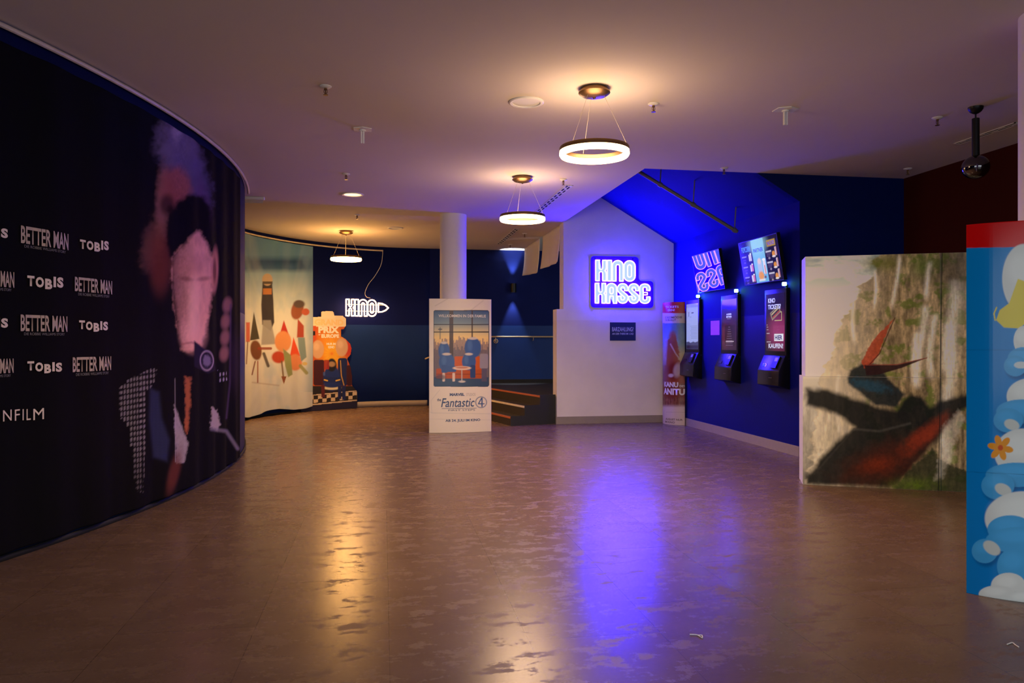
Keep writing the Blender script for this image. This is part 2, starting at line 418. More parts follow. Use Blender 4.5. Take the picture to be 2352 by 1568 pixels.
# ---------------------------------------------------------------- text on surfaces
def text_mesh(s, bold=0.0):
    cu = bpy.data.curves.new('t', 'FONT'); cu.body = s; cu.size = 1; cu.offset = bold; cu.resolution_u = 3
    ob = bpy.data.objects.new('t', cu); C.objects.link(ob)
    dg = bpy.context.evaluated_depsgraph_get(); dg.update()
    me = bpy.data.meshes.new_from_object(ob.evaluated_get(dg)); bpy.data.objects.remove(ob); bpy.data.curves.remove(cu)
    return me
def lay_text(name, s, surf, u0, u1, v0, v1, material, parent, off=.003, bold=0.0, cut=0, slant=0.0):
    """flat letters printed on a surface, filling the given box exactly"""
    me = text_mesh(s, bold); bm = B(); bm.from_mesh(me); bpy.data.meshes.remove(me)
    xs = [v.co.x for v in bm.verts]; ys = [v.co.y for v in bm.verts]; x0, x1, y0, y1 = min(xs), max(xs), min(ys), max(ys)
    for v in bm.verts:
        v.co.x = (v.co.x-x0)/(x1-x0); v.co.y = (v.co.y-y0)/(y1-y0)
    if cut:
        k = int(abs(u1-u0)/cut)+1
        for i in range(1, k): bmesh.ops.bisect_plane(bm, geom=bm.verts[:]+bm.edges[:]+bm.faces[:], plane_co=(i/k, 0, 0), plane_no=(1, 0, 0))
        k = int(abs(v1-v0)/(cut*2))+1
        for i in range(1, k): bmesh.ops.bisect_plane(bm, geom=bm.verts[:]+bm.edges[:]+bm.faces[:], plane_co=(0, i/k, 0), plane_no=(0, 1, 0))
    u = np.array([u0+(u1-u0)*(v.co.x+slant*(v.co.y)) for v in bm.verts]); w2 = np.array([v0+(v1-v0)*v.co.y for v in bm.verts])
    P = surf.pts(u, w2, off)
    for v, p in zip(bm.verts, P): v.co = p
    return obj(name, bm, material, parent)
def px_text(name, s, surf, x0, y0, x1, y1, material, parent, **kw):
    xm, ym = (x0+x1)/2, (y0+y1)/2
    u0, _ = surf.inv(x0, ym); u1, _ = surf.inv(x1, ym); _, v1 = surf.inv(xm, y0); _, v0 = surf.inv(xm, y1)
    return lay_text(name, s, surf, u0, u1, v0, v1, material, parent, **kw)

# ================================================================ THE ROOM
YW = 11.34      # face of the white sign wall
XO = 2.70       # ceiling edge beside the stair
YF = 7.68       # face of the short dark blue wall
XK = 4.46       # kiosk wall face
XR = 5.71       # red-brown wall face
YB = 15.0       # far blue wall
SL = .58        # fall of the blue soffit
def struct(name, bm, m, smooth=False):
    o = obj(name, bm, m, None, smooth); o['kind'] = 'structure'; return o
bm = B(); box(bm, -9, 6.2, -4.1, 16, -.12, 0); struct('floor', bm, M['floor'])
bm = B()
box(bm, -11, XO, -4.1, 15.3, H, H+.12); box(bm, XO, 6.0, -4.1, YF, H, H+.12); box(bm, XO, 6.0, YW+.26, 15.3, H, H+.12)
struct('ceiling', bm, M['ceiling'])
# curved left wall: drum, then sweeping back to the far wall
DC = (-10.54, 8.1); DR = 9.03
def drum(y, r=DR): return (DC[0]+math.sqrt(r*r-(y-DC[1])**2), y)
wp = [(-7.2, -4.1), (-6.9, -.6)]+[drum(y) for y in np.arange(.6, 11.01, .2)]+[tuple(p) for p in catmull([drum(11.0), (-2.13, 11.6), (-2.27, 12.2), (-2.2, 12.8), (-1.85, 13.5), (-1.385, 14.10), (-.85, 14.54), (-.3, 14.82), (.3, 14.96), (.9, 15.0)], 8)][1:]
WALL = Path(wp)
me = grid_mesh(WALL, 0, WALL.L, 0, H+.02, 260, 2)
o = struct('wall_left', me, M['blue_wall'], True)
md = o.modifiers.new('thickness', 'SOLIDIFY'); md.thickness = .12; md.offset = -1
bm = B(); box(bm, .89, 6.0, YB, YB+.15, 0, H+.02); struct('wall_far', bm, M['blue_wall'])
# white wall that carries the sign: lower part wider than the upper part
bm = B(); XL = 2.595
prism(bm, [(XL, YW, 0), (XK+.05, YW, 0), (XK+.05, YW, 4.3), (XO, YW, 4.3), (XO, YW, 1.74), (XL, YW, 1.74)], (0, .26, 0)); struct('wall_center', bm, M['white_wall'])
# kiosk wall
bm = B(); box(bm, XK-.003, XK+.12, YF+.003, YW+.2, 0, 2.8); struct('wall_right', bm, M['blue_kiosk_neon'])
# short dark wall facing the camera, with the soffit line cut out of its upper left corner
zk = 2.77; XD = XK-(H-zk)/SL
bm = B(); prism(bm, [(XK, YF, 0), (XR, YF, 0), (XR, YF, H), (XD, YF, H), (XK, YF, zk)], (0, .1, 0)); struct('wall_front', bm, M['blue_dark'])
bm = B(); box(bm, XR, XR+.12, -4.1, YF+.1, 0, H+.02); struct('wall_red', bm, M['red_wall'])
# blue raking soffit under the auditorium and the closing faces above the ceiling edge
bm = B(); prism(bm, [(XK+.1, YF+.01, zk-.1*SL), (XO-.1, YF+.01, zk+(XK-XO+.1)*SL), (XO-.1, YF+.01, zk+(XK-XO+.1)*SL+.06), (XK+.1, YF+.01, zk-.1*SL+.06)], (0, YW-YF+.1, 0))
struct('ceiling_soffit', bm, M['blue_soffit'])
bm = B(); box(bm, XO-.1, XO-.04, YF, YW, H+.12, 4.2); box(bm, XO-.1, XK+.1, YF-.06, YF, H+.12, 4.2)
struct('wall_upper', bm, M['blue_soffit'])
# dark lobby behind the white wall
bm = B(); box(bm, 5.9, 6.0, YW+.2, YB, 0, H); struct('wall_side', bm, M['blue_dark'])
# window wall behind the camera
bm = B(); yb = -4.1
box(bm, -7.3, -6.4, yb, yb+.15, 0, H); box(bm, 5.2, 6.0, yb, yb+.15, 0, H); box(bm, -6.4, 5.2, yb, yb+.15, 2.86, H); box(bm, -6.4, 5.2, yb, yb+.15, 0, .14)
struct('wall_rear', bm, M['white_wall'])
bm = B(); box(bm, -6.4, 5.2, yb+.04, yb+.1, .14, .21); box(bm, -6.4, 5.2, yb+.04, yb+.1, 2.79, 2.86)
for x in (-6.4, -4.47, -2.54, -.6, 1.33, 3.26, 5.13): box(bm, x, x+.07, yb+.04, yb+.1, .14, 2.86)
struct('window_1', bm, M['black'])
bm = B(); box(bm, -9, 6.2, -20, -4.1, -.2, -.12); struct('ground', bm, M['concrete'])
# baseboards
BBH = .11
def path_strip(p, s0, s1, z0, z1, th, n=120):
    return grid_mesh(p, s0, s1, z0, z1, n, 1, th), th
s_a = float(WALL.S[-1])-2.1
me = grid_mesh(WALL, s_a, WALL.L-.05, 0, BBH, 60, 1, .014); o = struct('baseboard_left', me, M['base']); md = o.modifiers.new('t', 'SOLIDIFY'); md.thickness = .013; md.offset = -1
me = grid_mesh(WALL, 1.0, s_a-.02, 0, .035, 150, 1, .014); o = struct('base_shade_strip', me, M['matte_black']); md = o.modifiers.new('t', 'SOLIDIFY'); md.thickness = .013; md.offset = -1  # black wall base strip, also paints in the shade below the curtain hems
bm = B(); box(bm, XK-.014, XK, YF-.0, YW-.014, 0, BBH); struct('baseboard_right', bm, M['base'])
bm = B(); box(bm, XL-.012, XK-.014, YW-.014, YW, 0, BBH); box(bm, XL-.012, XL, YW, YW+.26, 0, BBH); struct('baseboard_center', bm, M['base'])
bm = B(); box(bm, XK, XR, YF-.014, YF, 0, BBH); struct('baseboard_front', bm, M['base'])
# service rail / LED profile running just below the ceiling along the curved wall
def wall_tube(s0, s1, z, off, r, n):
    s = np.linspace(s0, s1, n); P = WALL.pts(s, np.full(n, z), off); return [Vector(p) for p in P]
sA, _ = WALL.s_at(0); sT = float(np.interp(9.6, WALL.P[:, 1][3:55], WALL.S[3:55]))
s0r = max(1.5, sA-2.2)
bm = B(); tube(bm, wall_tube(s0r, sT, H-.028, .04, 0, 130), .015, 8)
single('cable_conduit', bm, M['rail'], 'pale cable conduit running under the ceiling along the top of the big black curtain', 'conduit', smooth=True)
sB, _ = WALL.s_at(566.); 
s_g0 = float(np.interp(12.3, WALL.P[-60:, 1], WALL.S[-60:]))
bm = B(); tube(bm, wall_tube(s_g0, WALL.L-.92, H-.075, .05, 0, 60), .014, 8)
single('curtain_rail', bm, M['rail'], 'pale curved curtain rail under the ceiling above the light blue curtain', 'curtain rail', smooth=True)

# ---- columns
def column(name, x, y, label):
    bm = B(); lathe(bm, [(0, 0), (.19, 0), (.19, H), (0, H)], (x, y, 0), 64); o = single(name, bm, M['column'], label, 'column', smooth=True); return o
P = ray(1041, 489, 10.97); column('round_column', P.x, P.y, 'round white column rising behind the white curved poster stand in mid room')
column('round_column', 3.67, 3.66, 'round white column at the right edge behind the bright blue curved poster stand')

# ================================================================ pendants
def pendant(px, py, label, colr=(1, .64, .38), k=1.0):
    p = ceil_at(px, py); x, y = p.x, p.y
    t = thing('ring_pendant_lamp', label, 'pendant lamp', (x, y, H), 'ring pendant lamps hanging in a row')
    zr = 2.615
    bm = B(); lathe(bm, [(0, 0), (.095, 0), (.095, -.018), (.112, -.024), (.114, -.034), (.09, -.052), (.05, -.062), (.012, -.066), (.010, -.076), (0, -.078)], (x, y, H), 48); obj('canopy', bm, M['bronze'], t, True)
    R = .235
    bm = B(); lathe(bm, [(R-.016, .026), (R+.010, .026), (R+.014, .018), (R+.014, -.004), (R-.018, -.004), (R-.018, .018)], (x, y, zr), 72, True); obj('ring_housing', bm, M['bronze'], t, True)
    bm = B(); lathe(bm, [(R-.017, -.0045), (R+.013, -.0045), (R+.015, -.030), (R+.006, -.044), (R-.010, -.044), (R-.018, -.030)], (x, y, zr), 72, True); obj('diffuser', bm, M['ring'] if k == 1 else M['ring_amber'], t, True)
    for a in (math.radians(95), math.radians(215), math.radians(335)):
        bm = B(); tube(bm, [(x+.07*math.cos(a), y+.07*math.sin(a), H-.055), (x+(R)*math.cos(a), y+R*math.sin(a), zr+.025)], .0013, 5); obj('suspension_wire', bm, M['wire'], t)
    l = bpy.data.lights.new('ring_light', 'SPOT'); l.energy = RING_W*1.3*k; l.color = colr; l.shadow_soft_size = .36 if k == 1 else .22; l.spot_size = math.radians(172); l.spot_blend = 1
    lo = bpy.data.objects.new('ring_light', l); link(lo, t); lo.location = (0, 0, zr-.05-H)
    l = bpy.data.lights.new('ring_side_light', 'POINT'); l.energy = RING_W*.08*k; l.color = colr; l.shadow_soft_size = .2
    lo = bpy.data.objects.new('ring_side_light', l); link(lo, t); lo.location = (0, 0, zr-.06-H)
pendant(1365, 203, 'nearest and largest ring pendant lamp, closest to the camera')
pendant(1200, 406, 'second ring pendant lamp, in front of the stairs between the nearest and the far lamp')
pendant(795, 530, 'farthest ring pendant lamp, in front of the lit arrow sign on the far wall', (1, .50, .15), 1.15)

# ================================================================ ceiling fittings
def sprinkler(px, py, label):
    p = ceil_at(px, py-5); t = thing('sprinkler', label, 'sprinkler', (p.x, p.y, H), 'ceiling sprinklers')
    bm = B(); lathe(bm, [(0, 0), (.042, 0), (.042, -.004), (.030, -.012), (.018, -.014), (0, -.014)], (p.x, p.y, H), 24); obj('escutcheon', bm, M['white'], t, True)
    bm = B(); lathe(bm, [(0, -.014), (.010, -.014), (.010, -.026), (.005, -.030), (.005, -.058), (0, -.060)], (p.x, p.y, H), 12); lathe(bm, [(0, -.060), (.017, -.060), (.017, -.064), (0, -.064)], (p.x, p.y, H), 12)
    for s in (-1, 1): tube(bm, [(p.x+s*.010, p.y, H-.022), (p.x+s*.013, p.y, H-.042), (p.x, p.y, H-.060)], .002, 5)
    obj('sprinkler_head', bm, M['bronze'], t)
for px, py, l in ((748, 203, 'ceiling sprinkler left of centre, nearest the black curtain'), (1501, 243, 'ceiling sprinkler just right of the nearest ring lamp'),
                  (795, 404, 'ceiling sprinkler just in front of the lit round downlight'), (1294, 417, 'ceiling sprinkler at the near end of the slot vent'),
                  (820, 498, 'ceiling sprinkler behind the lit downlight near the far ring lamp'), (1663, 391, 'ceiling sprinkler at the ceiling edge above the blue soffit'),
                  (2153, 275, 'ceiling sprinkler left of the black globe pendant'), (2085, 392, 'ceiling sprinkler in the corner above the red wall'),
                  (1205, 541, 'ceiling sprinkler beside the far slot vent'), (1172, 566, 'ceiling sprinkler nearest the far blue wall above the wall lamp')):
    sprinkler(px, py, l)
def disc(px, py, r, lit, name, label):
    p = ceil_at(px, py); t = thing(name, label, 'ceiling light', (p.x, p.y, H))
    bm = B(); lathe(bm, [(r, 0), (r, -.006), (r*.93, -.012), (r*.80, -.010), (r*.78, 0)], (p.x, p.y, H), 48, True); obj('trim_ring', bm, M['white'], t, True)
    bm = B(); lathe(bm, [(0, -.003), (r*.78, -.003), (r*.78, -.0005), (0, -.0005)], (p.x, p.y, H), 48); obj('lens', bm, M['down'] if lit else M['white'], t, True)
disc(1209, 234, .133, False, 'round_downlight', 'unlit white round downlight left of the nearest ring lamp')
disc(810, 446, .135, True, 'round_downlight', 'lit round downlight glowing warm near the second curtain')
disc(908, 523, .125, False, 'round_downlight', 'small far unlit downlight right of the farthest ring lamp')
def bracket(px, py, label, wide):
    p = ceil_at(px, py); x, y = p.x, p.y; t = thing('sign_bracket', label, 'ceiling bracket', (x, y, H), 'white T shaped ceiling brackets')
    bm = B()
    prism(bm, [(x-wide, y-.05, H-.006), (x, y-.09, H-.006), (x+wide, y-.05, H-.006), (x+wide, y+.05, H-.006), (x-wide, y+.05, H-.006)], (0, 0, .006)); obj('ceiling_plate', bm, M['white'], t)
    bm = B(); lathe(bm, [(0, 0), (.028, 0), (.028, -.012), (0, -.012)], (x, y, H-.006), 20); obj('collar', bm, M['white'], t, True)
    for s in (-1, 1):
        bm = B(); box(bm, x+s*.009-.006, x+s*.009+.006, y-.010, y+.010, H-.120, H-.018); obj('prong', bm, M['white'], t)
bracket(833, 297, 'white T shaped ceiling bracket on the left, behind the first sprinkler', .075)
bracket(1804, 252, 'white T shaped ceiling bracket on the right, above the blue soffit', .085)
def slot(x, y0, y1, w_, label, z=H):
    t = thing('slot_vent', label, 'air vent', (x, y0, z), 'slot vents in the ceiling'); n = max(6, int((y1-y0)/.10))
    bm = B(); box(bm, x-w_, x-w_+.012, y0, y1, z-.006, z-.0005); box(bm, x+w_-.012, x+w_, y0, y1, z-.006, z-.0005); box(bm, x-w_, x+w_, y0, y0+.01, z-.006, z-.0005); box(bm, x-w_, x+w_, y1-.01, y1, z-.006, z-.0005); box(bm, x-.006, x+.006, y0, y1, z-.006, z-.0005); obj('vent_frame', bm, M['white'], t)
    bm = B(); box(bm, x-w_+.008, x+w_-.008, y0+.005, y1-.005, z-.003, z-.0008); obj('vent_slot', bm, M['matte_black'], t)
    for i in range(n):
        yy = y0+.02+(y1-y0-.04)*i/n
        s = -1 if i % 2 else 1
        bm = B(); box(bm, x+s*w_*.5-.012, x+s*w_*.5+.012, yy, yy+.06, z-.0065, z-.0035); obj('vane', bm, M['white'], t)
a = ceil_at(1306, 425); b = ceil_at(1237, 487); slot(2.13, a.y, b.y, .045, 'long slot vent in the purple lit ceiling beside the second ring lamp')
a = ceil_at(1192, 525); b = ceil_at(1140, 560); slot(2.12, a.y, b.y, .045, 'far slot vent in the orange lit ceiling in front of the far wall')
a = ceil_at(2345, 281); b = ceil_at(2197, 330); slot(5.18, a.y, b.y, .04, 'dim slot vent beside the black globe pendant at the right')
# exit light panel hanging beside the drum
pA = ceil_at(556, 455); pB = ceil_at(600, 455)
p = ceil_at(585, 452); t = thing('emergency_light_panel', 'clear flat emergency light panel hanging from the ceiling at the end of the black curtain', 'emergency light', (p.x, p.y, H))
bm = B(); box(bm, p.x-.55, p.x+.12, p.y-.03, p.y+.03, H-.035, H); bevel(bm, .006, 1); obj('light_housing', bm, M['white'], t)
bm = B(); box(bm, p.x-.53, p.x+.10, p.y-.005, p.y+.003, H-.075, H-.036)
gm, gnt, gp = nmat('clear_acrylic'); gp.inputs['Base Color'].default_value = (.8, .85, .85, 1); gp.inputs['Transmission Weight'].default_value = .8; gp.inputs['Roughness'].default_value = .15
obj('acrylic_panel', bm, gm, t)
# globe pendant
p = ceil_at(2241, 246); x, y = p.x, p.y; d = x*ST+y*CT; zz = lambda py: E+(784-py)/F*d
t = thing('globe_pendant_lamp', 'black cylinder pendant with a smoked mirror glass globe hanging at the right', 'pendant lamp', (x, y, H))
bm = B(); lathe(bm, [(0, 0), (.055, 0), (.052, -.018), (.04, -.036), (.022, -.048), (.008, -.054), (0, -.054)], (x, y, H), 32); obj('canopy', bm, M['black'], t, True)
bm = B(); lathe(bm, [(0, -.05), (.006, -.05), (.006, zz(272)-H), (0, zz(272)-H)], (x, y, H), 12); obj('rod', bm, M['black'], t, True)
bm = B(); lathe(bm, [(0, zz(272)), (.027, zz(272)), (.027, zz(362)), (0, zz(362))], (x, y, 0), 32); bevel(bm, .002, 1); obj('lamp_body', bm, M['black'], t, True)
zc = zz(384); rg = .098
bm = B(); lathe(bm, [(rg*math.sin(a)+1e-9 if 0 < a < math.pi else 0, rg*.93*math.cos(a)) for a in np.linspace(0, math.pi, 25)], (x, y, zc), 40); obj('glass_globe', bm, M['chrome'], t, True, 180)

# ================================================================ neon signs
def neon_letters(ch):
    """returns (width, [closed or open stroke polylines]) in a unit-high box; outlines of fat rounded letters"""
    def ribbon(c, a):
        c = [np.array(p) for p in c]; L = []; R = []
        for i in range(len(c)):
            t_ = c[min(i+1, len(c)-1)]-c[max(i-1, 0)]; t_ = t_/(np.linalg.norm(t_)+1e-9); n_ = np.array([-t_[1], t_[0]]); L.append(c[i]+n_*a); R.append(c[i]-n_*a)
        return L+R[::-1]
    def arch(x0, x1, y0, top, n=14):
        r = (x1-x0)/2; cx = (x0+x1)/2; return [(x0, y0)]+[(cx-r*math.cos(math.pi*i/n), top-r+r*math.sin(math.pi*i/n)) for i in range(n+1)]+[(x1, y0)]
    def pill(x0, x1, y0, y1, n=10):
        r = (x1-x0)/2; cx = (x0+x1)/2
        return [(cx-r*math.cos(math.pi*i/n), y1-r+r*math.sin(math.pi*i/n)) for i in range(n+1)]+[(cx+r*math.cos(math.pi*i/n), y0+r-r*math.sin(math.pi*i/n)) for i in range(n+1)]
    W_ = .50
    if ch == 'I': return .20, [([(0, 0), (0, 1), (.20, 1), (.20, 0)], True)]
    if ch == 'N': return W_, [(arch(0, W_, 0, 1)+[(W_-.17, 0)]+[(x_, y_) for x_, y_ in arch(.17, W_-.17, .0, .80)][::-1]+[(.17, 0)][:0], True)]
    if ch == 'O': return W_+.02, [(pill(0, W_+.02, 0, 1), True), (pill(.17, W_-.15, .20, .80), True)]
    if ch == 'K':
        return W_, [([(0, 0), (0, 1), (.20, 1), (.20, .66), (.24, .57), (.31, .54)][:3]+[(.17, 1), (.17, .62), (.20, .57), (.26, .545), (.31, .58), (.32, .64), (.32, 1), (W_, 1), (W_, .66), (W_-.03, .55), (W_-.08, .5), (W_-.03, .45), (W_, .34), (W_, 0), (.32, 0), (.32, .36), (.31, .42), (.26, .455), (.20, .43), (.17, .38), (.17, 0)], True)]
    if ch == 'A': return W_, [(arch(0, W_, 0, 1)+[(W_-.17, 0), (W_-.17, .36), (.17, .36), (.17, 0)], True), (pill(.17, W_-.17, .48, .80), True)]
    a = .085
    if ch == 'S':
        c = catmull([(W_-a, .64), (W_-a, .78), (W_/2+.08, 1-a-.02), (W_/2-.08, 1-a-.02), (a, .78), (a, .66), (W_/2, .50), (W_-a, .34), (W_-a, .22), (W_/2+.08, a+.02), (W_/2-.08, a+.02), (a, .22), (a, .36)], 5)
        return W_, [(ribbon(c, a), True)]
    if ch == 'E':
        c = catmull([(W_-a, .66), (W_-a, .80), (W_/2+.08, 1-a-.02), (W_/2-.08, 1-a-.02), (a, .80), (a, .60), (a, .40), (a, .20), (W_/2-.08, a+.02), (W_/2+.08, a+.02), (W_-a, .20), (W_-a, .34)], 5)
        return W_, [(ribbon(c, a), True), ([(a*2, .56), (W_-.13, .56), (W_-.13, .44), (a*2, .44)], False)]
    if ch == '>': return .42, [([(0, .08), (0, .92), (.16, .88), (.30, .74), (.42, .5), (.30, .26), (.16, .12)], True)]
    return .3, []
def layout(word, gap=.035):
    x = 0; out = []
    for ch in word:
        w_, st = neon_letters(ch); out.append((ch, x, w_, st)); x += w_+gap
    return out, x-gap
def dens(pts, closed, step):
    o = []; n = len(pts)
    for i in range(n if closed else n-1):
        a = np.array(pts[i], float); b = np.array(pts[(i+1) % n], float); L = np.linalg.norm(b-a); k = max(1, int(L/step))
        for j in range(k): o.append(a+(b-a)*j/k)
    if not closed: o.append(np.array(pts[-1], float))
    return o
def word_tubes(word, x0, x1, z0, z1, Y, rad, material, parent, face=None, names=True):
    lay, tot = layout(word)
    for ch, lx, lw, st in lay:
        bm = B()
        for pts, cl in st:
            q = dens(pts, cl, .05); q = [Vector((x0+(lx+p_[0])/tot*(x1-x0), Y, z0+p_[1]*(z1-z0))) for p_ in q]
            tube(bm, q, rad, 6, cl)
        g = obj('neon_letter', bm, material, parent, True, 180)
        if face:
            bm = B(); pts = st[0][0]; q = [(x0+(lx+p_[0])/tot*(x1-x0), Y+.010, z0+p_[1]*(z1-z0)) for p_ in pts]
            vsx = [bm.verts.new(p_) for p_ in q]; f = bm.faces.new(vsx); bmesh.ops.triangulate(bm, faces=[f]); obj('letter_bloom', bm, face, g)
def round_outline(pts, r, n=6):
    out = []; m_ = len(pts)
    for i in range(m_):
        p = np.array(pts[i], float); a = np.array(pts[i-1], float); b = np.array(pts[(i+1) % m_], float)
        u = (a-p)/np.linalg.norm(a-p); v = (b-p)/np.linalg.norm(b-p); s = p+u*r; e = p+v*r
        for k in range(n+1):
            t_ = k/n; out.append((1-t_)**2*s+2*t_*(1-t_)*p+t_*t_*e)
    return out
# ticket office sign
a = on_y(1368, 597, YW-.05); b = on_y(1459, 646, YW-.05); c = on_y(1367, 650, YW-.05); d = on_y(1493, 697, YW-.05)
t = thing('neon_sign', 'large blue and white neon sign reading KINO KASSE on the white wall', 'neon sign', (a.x, YW, a.z))
m_ = .065
pts = round_outline([(a.x-m_, d.z-m_), (d.x+m_, d.z-m_), (d.x+m_, c.z+m_-.02), (b.x+m_, c.z+m_-.02), (b.x+m_, a.z+m_), (a.x-m_, a.z+m_)], .06)
bm = B(); prism(bm, [(p_[0], YW-.018, p_[1]) for p_ in pts], (0, .012, 0)); obj('backing_panel', bm, M['neon_back'], t)
for sx in (a.x, b.x-.03):
    bm = B(); lathe(bm, [(0, 0), (.012, 0), (.012, .02), (0, .02)], (0, 0, 0), 12); bmesh.ops.rotate(bm, verts=bm.verts, matrix=Matrix.Rotation(math.pi/2, 3, 'X')); bmesh.ops.translate(bm, verts=bm.verts, vec=(sx, YW+.0, a.z+.03)); obj('standoff', bm, M['black'], t)
word_tubes('KINO', a.x, b.x, b.z, a.z, YW-.05, .0068, M['neon_blue'], t, M['neon_bloom'])
word_tubes('KASSE', c.x, d.x, d.z, c.z, YW-.05, .0068, M['neon_blue'], t, M['neon_bloom'])
# arrow sign on the far wall, where the curve runs out
sa, _ = WALL.s_at(793); sb, _ = WALL.s_at(894)
qa, qb = WALL.pts(np.array([sa, sb]), np.zeros(2), .15)
AP = Plane((qa[0], qa[1], 0), (qb[0]-qa[0], qb[1]-qa[1], 0), (0, 0, 1))
u0, v1 = AP.inv(795, 687); u1, v0 = AP.inv(864, 726); w0, w1 = AP.inv(869, 694); w2, w3 = AP.inv(892, 719)
ap = lambda u, v, d=0.: Vector(AP.pts(np.array(float(u)), np.array(float(v)), d))
t = thing('neon_sign', 'warm white neon sign reading KINO with an arrow on the far blue wall', 'neon sign', (qa[0], qa[1], v0))
def sign_word(word, x0, x1, z0, z1, rad, nm):
    lay, tot = layout(word)
    for ch, lx, lw, st in lay:
        bm = B()
        for pts, cl in st:
            tube(bm, [ap(x0+(lx+p_[0])/tot*(x1-x0), z0+p_[1]*(z1-z0)) for p_ in dens(pts, cl, .05)], rad*1.25, 6, cl)
        obj(nm, bm, M['neon_white'], t, True, 180)
sign_word('KINO', u0, u1, v0, v1, .011, 'neon_letter'); sign_word('>', w0, w2, w3, w1, .011, 'neon_arrow')
for zz_ in (v0+(v1-v0)*.3, v0+(v1-v0)*.7):
    bm = B(); tube(bm, [ap(u0+.01, zz_, -.025), ap(w2-.06, zz_, -.025)], .005, 6); obj('mounting_bar', bm, M['white'], t)
for uu in (u0+.06, w2-.1):
    bm = B(); p0 = ap(uu, v0+(v1-v0)*.3, -.025); tube(bm, [p0, ap(uu, v0+(v1-v0)*.3, -.12)], .008, 8); obj('standoff', bm, M['black'], t)
# its cable
cp = [(880, 590), (876, 612), (862, 637), (848, 655), (840, 674), (843, 684), (852, 687)]
q = [ap(AP.inv(px, py-3)[0], AP.inv(px, py-3)[1], -.035) for px, py in cp]; q0 = on_y(874, 573, YB-.12); q = [Vector((q[0].x-.03, q[0].y, H-.09)), ap(AP.inv(880, 576)[0], AP.inv(880, 576)[1], -.035)]+q
bm = B(); tube(bm, [Vector(v) for v in catmull(q, 8)], .006, 6); single('power_cable', bm, M['wire'], 'thin pale cable hanging down from the ceiling rail to the arrow sign', 'cable', smooth=True)

# ---- cash payment sign
sfw = Plane((0, YW-.008, 0), (1, 0, 0), (0, 0, 1))
a = on_y(1401, 740, YW-.006); b = on_y(1460, 782, YW-.006)
t = thing('notice_board', 'small dark blue notice reading BARZAHLUNG? on the white wall below the neon sign', 'sign', (a.x, YW, b.z))
bm = B(); box(bm, a.x, b.x, YW-.007, YW, b.z, a.z); obj('board', bm, mat('notice_blue', (.004, .010, .08), .4), t)
bm = B(); pcx = (a.x+b.x)/2
mt = mat('pale_lettering', (.45, .48, .62), .5)
px_text('heading', 'BARZAHLUNG?', sfw, 1406, 751, 1455, 761, mt, t, off=.001, bold=.02)
px_text('lettering', 'AN DER THEKE IM 1.OG!', sfw, 1406, 764, 1455, 768.5, mt, t, off=.001, bold=.02)

# ================================================================ stairs
def nose(px, py, z, fwd): p = ray(px, py, fwd); return p
ND = Vector((-.232, .973, 0)).normalized()
cx = [1.86, 2.08, 2.33]; cy0 = 11.19; sy = .19/.68
cor = [(x_, 11.19+(x_-1.86)*.28) for x_ in cx]
zs = [.13, .28, .43]
t = thing('stairs', 'dark three step stairs with orange tinted edges rising to the right behind the white poster stand', 'stairs', (1.86, 11.19, 0))
def far(x_, y_):
    k = (YB-.001-y_)/ND.y; return (x_+ND.x*k, YB-.001)
xe, ye = 2.583, 11.392
for i in range(3):
    (x_, y_) = cor[i]; fx, fy = far(x_, y_)
    if i < 2: nx_, ny_ = cor[i+1]; gx, gy = far(nx_, ny_); outl = [(x_, y_), (nx_, ny_), (gx, gy), (fx, fy)]
    else: outl = [(x_, y_), (xe, ye), (xe, YW+.27), (5.88, YW+.27), (5.88, YB-.001), (fx, fy)]
    bm = B(); prism(bm, [(q[0], q[1], 0) for q in outl], (0, 0, zs[i])); obj('step', bm, M['tread'], t)
    nrm = Vector((-ND.y, ND.x, 0))
    bm = B(); a0 = Vector((x_, y_, zs[i]))+nrm*.006; b0 = Vector((fx, fy, zs[i]))+nrm*.006+Vector((0, -.01, 0))
    prism(bm, [a0+Vector((0, 0, -.022)), a0+Vector((0, 0, .003)), a0-nrm*.035+Vector((0, 0, .003)), a0-nrm*.035+Vector((0, 0, -.0)), a0-nrm*.004+Vector((0, 0, -.022))], b0-a0)
    obj('nosing', bm, M['nosing'] if i != 1 else M['rail'], t)
bm = B(); dv = Vector((xe-1.86, ye-11.19, 0)).normalized(); nv = Vector((dv.y, -dv.x, 0))*.008
o3 = [(cor[0][0], cor[0][1], .0), (xe, ye, 0), (xe, ye, .445), (cor[2][0], cor[2][1], .445), (cor[2][0], cor[2][1], .295), (cor[1][0], cor[1][1], .295), (cor[1][0], cor[1][1], .145), (cor[0][0], cor[0][1], .145)]
prism(bm, [Vector(v)+nv for v in o3], -nv*.9); obj('stringer', bm, M['step_side'], t)
bm = B(); box(bm, far(*cor[2])[0], 5.88, YB-.014, YB-.001, .43, .50); o = obj('skirting', bm, M['matte_black'], t)
